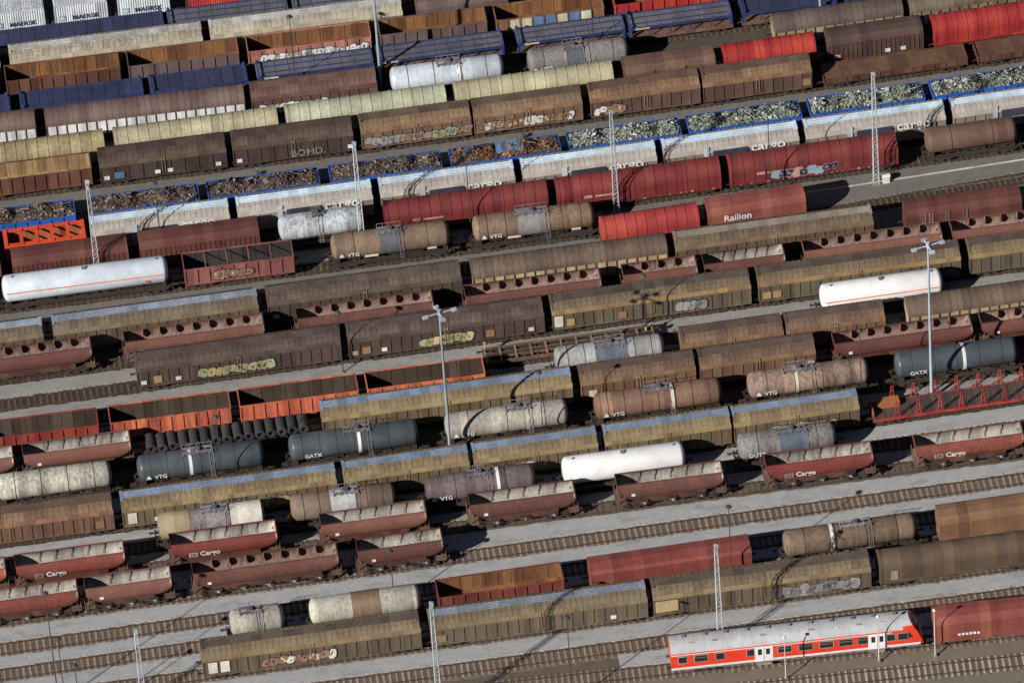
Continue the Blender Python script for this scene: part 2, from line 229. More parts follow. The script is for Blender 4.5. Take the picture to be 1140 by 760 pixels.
 ('R22', -21.24, -12.22, 'P2', 'short brown-red hopper with pale inside, rightmost in lowest hopper row', {'col': 'hopper', 'chutes': 1, 'n': 3}),
 ('R23', -36.11, -29.68, 'T', 'short pale grey tank wagon, leftmost in row of the plain red wagon', {'col': 'beigegrey', 'ring': 1, 'plat': (0.2, 0.6), 'sign': 3}),
 ('R23', -27.7, -15.29, 'T', 'off-white tank wagon with brown middle section, second in row of the plain red wagon', {'col': 'creamtank', 'sec': [(0.38, 0.63, 'brownpatch')], 'ring': 1, 'sign': 4}),
 ('R23', -13.86, -0.61, 'O', 'rusty open gondola with red-brown ribbed side, third in row of the plain red wagon', {'side': 'redbrown2', 'inn': 'rust'}),
 ('R23', 2.2, 19.36, 'B', 'long plain red covered wagon, fourth in row of the plain red wagon', {'col': 'fadedred2', 'flat': 1}),
 ('R23', 22.51, 37.35, 'T', 'long dark brown tank wagon with white band, fifth in row of the plain red wagon', {'col': 'beigebrown', 'band': 'white', 'bandx': 0.36, 'ring': 4, 'plat': (0.43, 0.66)}),
 ('R23', 39.26, 51.26, 'B', 'rusty brown covered wagon with tan end, rightmost in row of the plain red wagon', {'col': 'rustside'}),
 ('R24', -39.22, -16.35, 'H', 'olive wagon with orange graffiti and white end placards, leftmost in lowest olive row', {'pal': 'olive', 'plac': [(0.045, 'whitep'), (0.1, 'whitep')], 'graf': ('orange', 0.27, 0.6)}),
 ('R24', -15.36, 7.46, 'H', 'olive wagon with silvery blue roof strip, second in lowest olive row', {'pal': 'oliveblue2', 'plac': [(0.05, 'tan'), (0.84, 'white')]}),
 ('R24', 8.08, 31.04, 'H', 'olive-brown wagon with big tan panel at its left, third in lowest olive row', {'pal': 'olive', 'plac': [(0.06, 'tanp')], 'graf': ('greyish', 0.55, 0.95)}),
 ('R24', 31.99, 48.99, 'G', 'dark brown round-hooded wagon with green placard, rightmost in lowest olive row', {'col': 'darkbr', 'smooth': 1}),
 ('R26', 8.55, 34.91, 'TRAIN', 'red and white regional passenger coach with sloping driving cab, leftmost in bottom right row', {}),
 ('R26', 35.94, 48.94, 'B', 'red-brown covered wagon at the right edge, rightmost in bottom right row', {'col': 'redbrownbox', 'mark': 0.25}),
]
# kind, x, y, height, label
POLES = [
 ('lattice', -43.27, 18.88, 14.68, 'pale lattice catenary mast at the far left beside the big bluish gas tank'),
 ('lattice', -13.89, 18.57, 15.27, 'pale lattice mast in front of the second white-roofed wagon'),
 ('lattice', 14.48, 18.41, 14.92, 'pale lattice mast crossing the middle crimson hooded wagon'),
 ('lattice', 43.54, 17.82, 15.71, 'pale lattice mast at the right end of the crimson hooded wagons'),
 ('lattice', -45.77, -48.76, 10.51, 'pale lattice mast on the gravel in the lower left corner'),
 ('lattice', -15.86, -57.06, 16.22, 'pale lattice mast between the two left wagons of the lowest olive row'),
 ('lattice', 14.21, -52.68, 14.58, 'pale lattice mast rising behind the red passenger coach'),
 ('flood', -9.27, -18.34, 21.63, 'tall floodlight mast with lamp cross in front of the orange gondola'),
 ('flood', 42.87, -18.74, 22.0, 'tall floodlight mast with lamp cross near the red stakes'),
 ('flood', -8.14, 46.32, 22.25, 'tall floodlight mast left of the silver tank, head above the picture'),
 ('flood', 42.39, 46.32, 22.06, 'tall floodlight mast at the top right above the tan-panelled wagon'),
 ('lamp', -17.78, 46.42, 11.78, 'thin dark lamp post in front of the cream sliding-wall wagons'),
 ('lamp', 16.26, 46.21, 12, 'thin dark lamp post rising above the grey lettered tank at the top'),
 ('lamp', 31.67, 17.76, 13.36, 'slim grey lamp post with white box between crimson and faded red wagons'),
 ('lamp', -35.82, 22.79, 10, 'thin dark lamp post before the first white-roofed wagon'),
 ('lamp', -1.81, 18.49, 11.82, 'thin dark lamp post at the first crimson hooded wagon'),
 ('lamp', -18.74, -1.46, 8.75, 'brown lamp post in the gap of the dark brown graffitied wagons'),
 ('lamp', 14.43, -2.61, 9, 'lamp post with yellowish foot by the green graffiti'),
 ('lamp', 0.79, -18.34, 11.12, 'thin lamp post before the right part of the very long ochre wagon'),
 ('lamp', 35.35, -18.26, 10.75, 'thin lamp post at the right end of the pinkish rusty tank wagon'),
 ('lamp', -33.82, -18.27, 11.14, 'thin lamp post in front of the left dark slate tank'),
 ('lamp', 16.94, -43.55, 11.41, 'lamp post before the right half of the plain red covered wagon'),
 ('lamp', -18.25, -39.4, 8.06, 'dark lamp post before the last short hopper of the lowest hopper row'),
 ('lamp', -2.15, -57.5, 12.14, 'dark lamp post on the gravel below the silvery blue roof strip'),
 ('lamp', -52.47, -51.01, 9, 'dark lamp post with round head in the bottom left corner'),
 ('lamp', -53.86, -50.98, 13, 'dark lamp post at the far bottom left edge of the yard'),
 ('lamp', -54.48, -46.89, 15.75, 'tall dark lamp post at the left edge near the lower left corner'),
 ('whitep', 20.05, -58.39, 5.95, 'short whitish lamp post in front of the middle of the passenger coach'),
 ('whitep', 29.93, -57.82, 6.5, 'whitish lamp post in front of the right door of the passenger coach'),
 ('whitep', 35.79, -58.12, 6.5, 'whitish lamp post right of the passenger coach cab'),
]
ROWNAMES = {'R1': 'top container row', 'R2': 'blue row under the containers', 'R3': 'topmost cream wagon row', 'R4': 'top row of rusty gondolas', 'R5': 'blue row below the rusty gondolas', 'R6': 'row with the silver tank', 'R7': 'row of cream hoods', 'R8': 'dark row above the scrap', 'R9': 'scrap train', 'R10': 'white-roofed train', 'R11': 'crimson hood row', 'R12': 'row of beige-brown tanks', 'R12b': 'short red row', 'R13': 'row above the ore hoppers', 'R14': 'upper hopper row', 'R15': 'row below the upper hoppers', 'R15b': 'row of the white tank', 'R16': 'orange gondola row', 'R17': 'row of the black coils', 'R18': 'row of slate tanks', 'R19': 'long ochre row', 'R20': 'row of the spotless tank', 'R21': 'upper of two lower hopper rows', 'R22': 'lowest hopper row', 'R23': 'row of the plain red wagon', 'R24': 'lowest olive row', 'R26': 'bottom right row', 'R22b': 'empty stretch at lower left', 'R25': 'empty stretch at the bottom', 'R27': 'bottom right', 'R28': 'bottom right edge'}
# ---------------- materials ----------------
MATS = {}
def new_mat(name):
    m = bpy.data.materials.new(name); m.use_nodes = True
    return m, m.node_tree, m.node_tree.nodes['Principled BSDF']
def N(nt, t, **kw):
    n = nt.nodes.new(t)
    for k, v in kw.items(): setattr(n, k, v)
    return n
def mixc(nt, fac, a, b, mode='MIX'):
    n = nt.nodes.new('ShaderNodeMix'); n.data_type = 'RGBA'; n.blend_type = mode
    for s, v in ((0, fac), (6, a), (7, b)):
        if hasattr(v, 'is_output') or isinstance(v, bpy.types.NodeSocket): nt.links.new(v, n.inputs[s])
        elif s == 0: n.inputs[0].default_value = v
        else: n.inputs[s].default_value = (*v, 1)
    return n.outputs[2]
def ramp(nt, src, stops):
    n = nt.nodes.new('ShaderNodeValToRGB'); nt.links.new(src, n.inputs[0])
    e = n.color_ramp.elements
    e[0].position, e[0].color = stops[0][0], (*[stops[0][1]]*3, 1)
    e[1].position, e[1].color = stops[-1][0], (*[stops[-1][1]]*3, 1)
    for p, v in stops[1:-1]:
        x = e.new(p); x.color = (v, v, v, 1)
    return n.outputs[0]
def noise(nt, vec, scale, detail=4, rough=.6):
    n = nt.nodes.new('ShaderNodeTexNoise'); n.inputs['Scale'].default_value = scale
    n.inputs['Detail'].default_value = detail; n.inputs['Roughness'].default_value = rough
    nt.links.new(vec, n.inputs['Vector']); return n.outputs['Fac']
def coords(nt, scale=(1, 1, 1), rnd=True):
    tc = N(nt, 'ShaderNodeTexCoord'); mp = N(nt, 'ShaderNodeMapping')
    mp.inputs['Scale'].default_value = scale
    if rnd:
        oi = N(nt, 'ShaderNodeObjectInfo'); ml = N(nt, 'ShaderNodeMath', operation='MULTIPLY')
        ml.inputs[1].default_value = 91.0; nt.links.new(oi.outputs['Random'], ml.inputs[0])
        cb = N(nt, 'ShaderNodeCombineXYZ')
        for i in range(3): nt.links.new(ml.outputs[0], cb.inputs[i])
        nt.links.new(cb.outputs[0], mp.inputs['Location'])
    nt.links.new(tc.outputs['Object'], mp.inputs['Vector'])
    return mp.outputs[0]
def paint(name, rgb, dirt=.5, rough=.6, grime=(.07, .05, .035), metal=0.0, streak=1.0, panel=True):
    """weathered paint: blotches, vertical streaks, small stains, each wagon a little different"""
    if max(rgb) < .5: rgb = tuple(c**1.07 for c in rgb)      # darker tones deepened a little for more contrast
    m, nt, b = new_mat(name)
    v1 = coords(nt); v2 = coords(nt, (2.6, 2.6, .25)); v3 = coords(nt, (1, 1, 1), False)
    big = ramp(nt, noise(nt, v1, .45, 5, .65), [(.3, 0), (.72, 1)])
    fine = ramp(nt, noise(nt, v1, 4.5, 6, .7), [(.35, 0), (.75, 1)])
    stk = ramp(nt, noise(nt, v2, 1.1, 5, .7), [(.42, 0), (.72, 1)])
    dk = tuple(c*.55 for c in rgb); lt = tuple(min(.9, c*1.25+.012) for c in rgb)
    c = mixc(nt, big, lt, tuple(c*.85 for c in rgb))
    mm = N(nt, 'ShaderNodeMath', operation='MULTIPLY'); mm.inputs[1].default_value = .6*dirt; nt.links.new(fine, mm.inputs[0])
    c = mixc(nt, mm.outputs[0], c, dk)
    m2 = N(nt, 'ShaderNodeMath', operation='MULTIPLY'); nt.links.new(stk, m2.inputs[0])
    o2 = N(nt, 'ShaderNodeObjectInfo'); w2 = N(nt, 'ShaderNodeMath', operation='MULTIPLY_ADD'); w2.inputs[1].default_value = .9*dirt*streak; w2.inputs[2].default_value = .3*dirt*streak
    nt.links.new(o2.outputs['Random'], w2.inputs[0]); nt.links.new(w2.outputs[0], m2.inputs[1])
    c = mixc(nt, m2.outputs[0], c, grime)
    spk = ramp(nt, noise(nt, v1, 14, 3, .6), [(.66, 0), (.74, 1)])
    m3 = N(nt, 'ShaderNodeMath', operation='MULTIPLY'); m3.inputs[1].default_value = .35*dirt; nt.links.new(spk, m3.inputs[0])
    c = mixc(nt, m3.outputs[0], c, (.22, .12, .06))
    # separate sheets and doors have aged differently: one tone per 1.12 m of length
    sx = N(nt, 'ShaderNodeSeparateXYZ'); nt.links.new(v3, sx.inputs[0])
    dv = N(nt, 'ShaderNodeMath', operation='DIVIDE'); dv.inputs[1].default_value = 1.12 if panel else 400; nt.links.new(sx.outputs[0], dv.inputs[0])
    df = N(nt, 'ShaderNodeMath', operation='ADD'); df.inputs[1].default_value = .5; nt.links.new(dv.outputs[0], df.inputs[0])
    fl = N(nt, 'ShaderNodeMath', operation='FLOOR'); nt.links.new(df.outputs[0], fl.inputs[0])
    oi = N(nt, 'ShaderNodeObjectInfo'); ad = N(nt, 'ShaderNodeMath', operation='MULTIPLY_ADD'); ad.inputs[1].default_value = 313.7
    nt.links.new(oi.outputs['Random'], ad.inputs[0]); nt.links.new(fl.outputs[0], ad.inputs[2])
    wn = N(nt, 'ShaderNodeTexWhiteNoise', noise_dimensions='1D'); nt.links.new(ad.outputs[0], wn.inputs['W'])
    hs = N(nt, 'ShaderNodeHueSaturation')
    mr = N(nt, 'ShaderNodeMapRange'); mr.inputs[3].default_value = 1-.34*dirt-.02; mr.inputs[4].default_value = 1+.28*dirt+.02
    nt.links.new(wn.outputs['Value'], mr.inputs[0]); nt.links.new(mr.outputs[0], hs.inputs['Value'])
    m4 = N(nt, 'ShaderNodeMapRange'); m4.inputs[3].default_value = .493; m4.inputs[4].default_value = .507
    nt.links.new(wn.outputs['Value'], m4.inputs[0]); nt.links.new(m4.outputs[0], hs.inputs['Hue'])
    nt.links.new(c, hs.inputs['Color']); nt.links.new(hs.outputs[0], b.inputs['Base Color'])
    b.inputs['Roughness'].default_value = rough; b.inputs['Metallic'].default_value = metal
    b.inputs['Specular IOR Level'].default_value = .3
    bp = N(nt, 'ShaderNodeBump'); bp.inputs['Strength'].default_value = .25; bp.inputs['Distance'].default_value = .05
    nt.links.new(noise(nt, v1, 6, 5, .7), bp.inputs['Height']); nt.links.new(bp.outputs[0], b.inputs['Normal'])
    return m
PAL = {
 'white_box': (.62, .66, .70), 'red_box': (0.5, 0.06, 0.045), 'grey_box': (.3, .3, .3),
 'autoblue': (0.025, 0.045, 0.15), 'autogrey': (0.15, 0.15, 0.175), 'autobright': (0.03, 0.075, 0.26),
 'mauve': (.16, .11, .105), 'redbrown': (0.155, 0.062, 0.045), 'rust': (0.25, 0.115, 0.05), 'pink': (0.46, 0.2, 0.16),
 'rustside': (0.24, 0.13, 0.075), 'red': (0.42, 0.042, 0.033), 'silver': (0.5, 0.55, 0.61), 'white': (.75, .75, .73),
 'grey': (.26, .25, .25), 'dkgrey': (.12, .13, .15), 'cream2': (0.36, 0.3, 0.17), 'cream3': (0.44, 0.4, 0.27),
 'creamw': (0.46, 0.47, 0.35), 'brown': (.17, .10, .075), 'dkbrown2': (.10, .06, .05), 'tan': (.40, .27, .14),
 'blue': (.12, .22, .4), 'orange': (0.64, 0.165, 0.085), 'bluebright': (0.025, 0.12, 0.45), 'dkmetal': (.05, .045, .05),
 'maroon': (.15, .055, .045), 'whitetank': (0.5, 0.54, 0.57), 'crimson': (0.21, 0.03, 0.032), 'bluewhite': (0.56, 0.63, 0.69),
 'pink2': (0.3, 0.115, 0.105), 'beigebrown': (.24, .17, .12), 'beigebrown2': (.27, .19, .125), 'red2': (0.42, 0.06, 0.055),
 'fadedred': (0.3, 0.095, 0.075), 'fadedred2': (0.27, 0.075, 0.06), 'hopper': (0.185, 0.075, 0.058), 'hopred': (0.27, 0.068, 0.048),
 'purewhite': (.82, .82, .82), 'reddark': (.32, .05, .035), 'dkload': (0.085, 0.06, 0.045), 'ltgrey': (.42, .42, .42),
 'bluegrey': (.13, .155, .20), 'creamtank': (0.5, 0.49, 0.41), 'dkblue': (0.075, 0.09, 0.105), 'cream': (0.56, 0.52, 0.42),
 'beigegrey': (.42, .39, .34), 'orangetank': (0.27, 0.16, 0.11), 'pinktank': (0.33, 0.235, 0.19), 'mauvegrey': (.27, .25, .27),
 'mauvegrey2': (.17, .13, .14), 'yellowpatch': (0.38, 0.32, 0.2), 'whitepatch': (.60, .56, .50), 'brownbeige': (0.22, 0.16, 0.125),
 'brownpatch': (.26, .18, .12), 'redbrown2': (.20, .05, .04), 'darkbr': (.13, .09, .06), 'redbrownbox': (.28, .085, .065),
 'pale': (0.38, 0.355, 0.325), 'chassis': (.055, .042, .035), 'wheel': (.10, .075, .06), 'steelblack': (.045, .045, .05),
 'stake': (0.36, 0.045, 0.04), 'deckwood': (.10, .07, .06), 'skel': (.17, .105, .075), 'roofgrey': (0.47, 0.475, 0.49),
 'trainred': (0.68, 0.022, 0.018), 'trainwhite': (.8, .8, .8), 'galv': (0.46, 0.5, 0.52), 'lampgrey': (0.07, 0.07, 0.075),
 'floodblue': (.38, .44, .50), 'yellowish': (0.5, 0.4, 0.2), 'pinkish': (0.48, 0.3, 0.27), 'whitep': (0.66, 0.63, 0.55),
 'orangep': (0.36, 0.22, 0.13), 'creamp': (.62, .56, .42), 'tanp': (.58, .46, .25), 'orangestripe': (.75, .25, .12),
 'green': (0.11, 0.33, 0.22), 'yellow': (0.36, 0.3, 0.13), 'ink': (.03, .04, .09), 'skyblue': (0.28, 0.45, 0.52),
 'navy': (.045, .05, .09), 'olivegreen': (.40, .12, .05), 'stakeorange': (.45, .18, .07), 'greenp': (.4, .42, .25), 'vivid_orange': (.72, .09, .025),
}
# low panels, cantrail band, sliding roof shoulder, roof strip (sky sheen painted into the bluish ones)
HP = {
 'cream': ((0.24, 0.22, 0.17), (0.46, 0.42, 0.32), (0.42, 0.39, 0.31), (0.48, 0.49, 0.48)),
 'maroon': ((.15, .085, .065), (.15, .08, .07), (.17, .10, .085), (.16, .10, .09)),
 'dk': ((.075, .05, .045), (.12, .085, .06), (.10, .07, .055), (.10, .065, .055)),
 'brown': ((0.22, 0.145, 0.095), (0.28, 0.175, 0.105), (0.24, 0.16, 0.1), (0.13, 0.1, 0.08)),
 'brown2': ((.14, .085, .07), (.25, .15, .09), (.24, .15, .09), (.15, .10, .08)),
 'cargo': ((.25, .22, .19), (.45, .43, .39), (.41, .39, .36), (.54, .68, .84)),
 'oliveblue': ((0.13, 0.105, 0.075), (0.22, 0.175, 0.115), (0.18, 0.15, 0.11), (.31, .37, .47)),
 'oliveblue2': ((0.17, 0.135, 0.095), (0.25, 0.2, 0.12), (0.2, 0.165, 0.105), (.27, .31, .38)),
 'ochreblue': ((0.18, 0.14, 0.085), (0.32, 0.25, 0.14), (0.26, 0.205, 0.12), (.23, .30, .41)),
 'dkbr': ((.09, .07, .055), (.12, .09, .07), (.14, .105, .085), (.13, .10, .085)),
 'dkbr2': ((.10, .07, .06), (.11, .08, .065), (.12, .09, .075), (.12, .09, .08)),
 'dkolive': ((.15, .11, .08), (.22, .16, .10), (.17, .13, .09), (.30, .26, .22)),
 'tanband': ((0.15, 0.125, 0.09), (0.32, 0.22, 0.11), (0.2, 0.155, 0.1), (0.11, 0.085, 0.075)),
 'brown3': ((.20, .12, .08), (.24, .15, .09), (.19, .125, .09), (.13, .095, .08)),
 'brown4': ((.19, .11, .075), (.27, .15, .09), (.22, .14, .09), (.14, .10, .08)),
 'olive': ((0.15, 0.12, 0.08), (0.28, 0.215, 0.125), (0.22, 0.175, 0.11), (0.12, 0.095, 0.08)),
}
HFP = {'whitepan': ((.70, .70, .70), (.17, .115, .10)), 'tanpan': ((.36, .285, .18), (.145, .11, .095)),
       'olive2': ((.25, .2, .12), (.17, .135, .10)), 'yellowpan': ((.48, .39, .24), (.17, .12, .09))}
CLEAN = {'roofgrey': .16, 'vivid_orange': .2, 'purewhite': .03, 'bluewhite': .18, 'trainred': .08, 'trainwhite': .1, 'orangestripe': .2, 'white': .3,
         'whitep': .25, 'stake': .5, 'bluebright': .4, 'red_box': .3, 'ink': .1, 'dkblue': .35, 'whitetank': .75, 'silver': .45}
STAINED = ('creamtank', 'beigegrey', 'orangetank', 'pinktank', 'ltgrey', 'grey', 'beigebrown', 'beigebrown2', 'brownbeige', 'mauvegrey', 'mauvegrey2', 'pale', 'redbrown', 'rustside', 'dkload', 'orange', 'pink', 'hopper', 'hopred')
def M(name, rgb=None):
    if name not in MATS:
        c = rgb or PAL[name]
        d = CLEAN.get(name, .28 if name.startswith('cargo_') else .95 if name.endswith('_in') else (.8 if name in STAINED else .55))
        rough = .35 if name in ('purewhite', 'bluewhite', 'trainred', 'dkblue', 'silver') else .62
        MATS[name] = paint(name, c, dirt=d, rough=rough, panel=d > .25 and 'hop' not in name)
    return MATS[name]
def glassmat():
    if 'glass' not in MATS:
        m, nt, b = new_mat('window_glass'); b.inputs['Base Color'].default_value = (.02, .025, .03, 1)
        b.inputs['Roughness'].default_value = .12; MATS['glass'] = m
    return MATS['glass']

# ---------------- mesh builder ----------------
class MB:
    def __init__(s): s.v = []; s.f = []; s.mi = []; s.sm = []
    def add(s, vs, fs, mi=0, smooth=False):
        o = len(s.v); s.v += [tuple(v) for v in vs]
        for f in fs: s.f.append([i+o for i in f]); s.mi.append(mi); s.sm.append(smooth)
        return s
    def box(s, x0, x1, y0, y1, z0, z1, mi=0):
        vs = [(x, y, z) for x in (x0, x1) for y in (y0, y1) for z in (z0, z1)]
        return s.add(vs, [(0, 1, 3, 2), (4, 6, 7, 5), (0, 4, 5, 1), (2, 3, 7, 6), (0, 2, 6, 4), (1, 5, 7, 3)], mi)
    def prism(s, prof, x0, x1, mi=0, smooth=False, closed=True, caps=True):
        """prof: list of (y, z), extruded along x"""
        n = len(prof); vs = [(x0, y, z) for y, z in prof] + [(x1, y, z) for y, z in prof]
        fs = [(i, (i+1) % n, n+(i+1) % n, n+i) for i in range(n if closed else n-1)]
        s.add(vs, fs, mi, smooth)
        if caps and closed:
            s.add([(x0, y, z) for y, z in prof], [list(range(n))[::-1]], mi)
            s.add([(x1, y, z) for y, z in prof], [list(range(n))], mi)
        return s
    def cyl(s, p0, p1, r0, r1=None, n=12, mi=0, caps=True, smooth=True):
        r1 = r0 if r1 is None else r1
        p0 = Vector(p0); p1 = Vector(p1); d = (p1-p0).normalized()
        a = d.orthogonal().normalized(); b = d.cross(a)
        vs = []
        for p, r in ((p0, r0), (p1, r1)):
            for i in range(n):
                t = 2*math.pi*i/n; vs.append(p + a*math.cos(t)*r + b*math.sin(t)*r)
        s.add(vs, [(i, (i+1) % n, n+(i+1) % n, n+i) for i in range(n)], mi, smooth)
        if caps:
            s.add(vs[:n], [list(range(n))[::-1]], mi); s.add(vs[n:], [list(range(n))], mi)
        return s
    def bar(s, p0, p1, w, mi=0):
        p0 = Vector(p0); p1 = Vector(p1); d = (p1-p0).normalized(); a = d.orthogonal().normalized(); b = d.cross(a)
        vs = [p + a*i*w/2 + b*j*w/2 for p in (p0, p1) for i, j in ((-1, -1), (1, -1), (1, 1), (-1, 1))]
        return s.add(vs, [(0, 1, 2, 3), (7, 6, 5, 4), (0, 4, 5, 1), (1, 5, 6, 2), (2, 6, 7, 3), (3, 7, 4, 0)], mi)
    def mesh(s, name, mats):
        me = bpy.data.meshes.new(name); me.from_pydata(s.v, [], s.f)
        for m in (mats if isinstance(mats, (list, tuple)) else [mats]): me.materials.append(m)
        me.polygons.foreach_set('material_index', s.mi); me.polygons.foreach_set('use_smooth', s.sm)
        me.update(); return me

def link(o, parent=None):
    COL.objects.link(o)
    if parent is not None: o.parent = parent
    return o
def part(name, me, parent, loc=(0, 0, 0), rotz=0):
    if isinstance(me, tuple): me = me[0].mesh(name, me[1])
    o = bpy.data.objects.new(name, me); o.location = loc; o.rotation_euler = (0, 0, rotz)
    return link(o, parent)
def thing(name, loc, rotz, label, cat, group=None):
    o = bpy.data.objects.new(name, None); o.empty_display_size = .3
    o.location = loc; o.rotation_euler = (0, 0, rotz); link(o)
    o['label'] = label; o['category'] = cat
    if group: o['group'] = group
    return o
def structure(name, me, kind='structure', loc=(0, 0, 0)):
    o = bpy.data.objects.new(name, me); o.location = loc; link(o); o['kind'] = kind
    return o
_txt = {}
def text_mesh(s, size, mat, ext=.006):
    k = (s, size, mat.name)
    if k in _txt: return _txt[k]
    cu = bpy.data.curves.new('lettering', 'FONT'); cu.body = s; cu.size = size; cu.extrude = ext; cu.offset = .02*size
    cu.align_x = 'CENTER'; cu.resolution_u = 3
    o = bpy.data.objects.new('lettering_tmp', cu); COL.objects.link(o)
    dg = bpy.context.evaluated_depsgraph_get(); dg.update()
    me = bpy.data.meshes.new_from_object(o.evaluated_get(dg)); me.name = 'lettering'
    bpy.data.objects.remove(o); bpy.data.curves.remove(cu)
    me.materials.clear(); me.materials.append(mat)
    me.transform(Matrix.Rotation(R(90), 4, 'X'))      # stands upright facing -y
    _txt[k] = me; return me

def trY(k, x): a, b, c = TRACKS[k]; return a + b*x + c*x*x
def trA(k, x): a, b, c = TRACKS[k]; return math.atan(b + 2*c*x)

# ---------------- ground, track beds, rails, sleepers ----------------
def ground_mat(name, a, b_, sc=.35, spk=.5, bump=.6, light=None):
    m, nt, b = new_mat(name)
    v = coords(nt, rnd=False)
    n1 = ramp(nt, noise(nt, v, sc, 6, .65), [(.3, 0), (.7, 1)])
    c = mixc(nt, n1, a, b_)
    n2 = ramp(nt, noise(nt, v, 7, 4, .8), [(.35, 0), (.65, 1)])
    f = N(nt, 'ShaderNodeMath', operation='MULTIPLY'); f.inputs[1].default_value = spk; nt.links.new(n2, f.inputs[0])
    c = mixc(nt, f.outputs[0], c, tuple(x*.55 for x in a))
    v3 = coords(nt, (.12, 1.2, 1), False)
    n3 = ramp(nt, noise(nt, v3, .8, 5, .7), [(.45, 0), (.8, 1)])
    f2 = N(nt, 'ShaderNodeMath', operation='MULTIPLY'); f2.inputs[1].default_value = .5; nt.links.new(n3, f2.inputs[0])
    c = mixc(nt, f2.outputs[0], c, light or tuple(x*.8 for x in b_))
    if 'lane' in name:      # oil and dirt patches
        n5 = ramp(nt, noise(nt, coords(nt, (.25, .8, 1), False), .9, 6, .7), [(.52, 0), (.68, 1)])
        f5 = N(nt, 'ShaderNodeMath', operation='MULTIPLY'); f5.inputs[1].default_value = .42; nt.links.new(n5, f5.inputs[0])
        c = mixc(nt, f5.outputs[0], c, (.17, .15, .125))
        n6 = ramp(nt, noise(nt, v, 2.2, 6, .8), [(.60, 0), (.66, 1)])
        f6 = N(nt, 'ShaderNodeMath', operation='MULTIPLY'); f6.inputs[1].default_value = .35; nt.links.new(n6, f6.inputs[0])
        c = mixc(nt, f6.outputs[0], c, (.2, .18, .16))
    if 'sleeper' in name:
        ge = N(nt, 'ShaderNodeNewGeometry'); hs = N(nt, 'ShaderNodeHueSaturation'); mr = N(nt, 'ShaderNodeMapRange')
        oi = N(nt, 'ShaderNodeObjectInfo'); ad = N(nt, 'ShaderNodeMath', operation='ADD'); nt.links.new(ge.outputs['Random Per Island'], ad.inputs[0]); nt.links.new(oi.outputs['Random'], ad.inputs[1])
        mr.inputs[2].default_value = 2; mr.inputs[3].default_value = .55; mr.inputs[4].default_value = 1.45
        nt.links.new(ad.outputs[0], mr.inputs[0]); nt.links.new(mr.outputs[0], hs.inputs['Value']); nt.links.new(c, hs.inputs['Color']); c = hs.outputs[0]
    nt.links.new(c, b.inputs['Base Color']); b.inputs['Roughness'].default_value = .95
    b.inputs['Specular IOR Level'].default_value = .1
    bp = N(nt, 'ShaderNodeBump'); bp.inputs['Strength'].default_value = bump; bp.inputs['Distance'].default_value = .08
    nt.links.new(noise(nt, v, 9, 4, .8), bp.inputs['Height']); nt.links.new(bp.outputs[0], b.inputs['Normal'])
    return m
G_EARTH = ground_mat('earth', (.085, .07, .055), (.12, .105, .085))
G_BED = ground_mat('ballast', (.15, .12, .095), (.22, .175, .14), sc=.6, spk=.8, bump=1)
G_LANE = ground_mat('lane_gravel', (.40, .41, .42), (.50, .515, .53), sc=.9, spk=.42, bump=.9, light=(.30, .28, .25))
G_LANE2 = ground_mat('lane_gravel_warm', (.32, .32, .305), (.41, .405, .39), sc=.9, spk=.45, bump=.9, light=(.2, .17, .14))
G_BED_SHADE = ground_mat('ballast_dark', (.06, .047, .037), (.10, .077, .06), sc=.6, spk=.75, bump=1)  # shade of the gaps between wagon rows is put into this ballast colour
G_LANE3 = ground_mat('lane_gravel_grey', (.18, .175, .16), (.25, .24, .225), sc=.9, spk=.45, bump=.9, light=(.14, .12, .10))
G_DIRT = ground_mat('dirt', (.19, .16, .125), (.25, .215, .17), sc=.4, spk=.4)
g = MB(); S = 2500
g.add([(-S, -S, 0), (S, -S, 0), (S, S, 0), (-S, S, 0)], [(0, 1, 2, 3)])
structure('ground', g.mesh('ground', G_EARTH))
XA, XB = -95, 95
def strip(name, k, off0, off1, z, mat, xa=XA, xb=XB, k2=None, thick=.0):
    k2 = k2 or k; b = MB(); n = 38; vs = []
    for i in range(n+1):
        x = xa + (xb-xa)*i/n
        vs += [(x, trY(k, x)+off0, z), (x, trY(k2, x)+off1, z)]
    b.add(vs, [(2*i, 2*i+2, 2*i+3, 2*i+1) for i in range(n)])
    return structure(name, b.mesh(name, mat))
# gravel service lanes between groups of tracks: front track, back track, material
LANES = [('R26', 'R25', G_LANE), ('R25', 'R24', G_LANE), ('R24', 'R23', G_LANE), ('R23', 'R22b', G_LANE), ('R22b', 'R22', G_LANE),
         ('R22', 'R21', G_LANE), ('R21', 'R20', G_LANE2), ('R20', 'R19', G_LANE), ('R19', 'R18', G_LANE2), ('R17', 'R16', G_LANE2), ('R16', 'R15b', G_LANE2), ('R15b', 'R15', G_LANE2),
         ('R15', 'R14', G_LANE2), ('R13', 'R12b', G_LANE3), ('R12b', 'R12', G_LANE3), ('R12', 'R11', G_LANE2), ('R9', 'R8', G_LANE3), ('R7', 'R6', G_LANE3)]
def lane(a, b_, mat, xa=XA, xb=XB, name='gravel_lane'):
    # a walkway of gravel raised to sleeper height, with a ragged sloping edge
    b = MB(); n = 380; vs = []; rr = random.Random(a)
    for i in range(n+1):
        x = xa+(xb-xa)*i/n; ja = rr.gauss(0, .055); jb = rr.gauss(0, .055); ya, yb = trY(a, x), trY(b_, x)
        if yb-ya < 2.6: ya = yb = (ya+yb)/2; ya -= 1.1; yb += 1.1
        for y, z in ((ya+.98+ja, .07), (ya+1.12+ja, .185), (yb-1.12+jb, .185), (yb-.98+jb, .07)): vs.append((x, y, z))
    b.add(vs, [(4*i+q, 4*i+4+q, 4*i+5+q, 4*i+1+q) for i in range(n) for q in range(3)])
    return structure(name, b.mesh(name, mat))
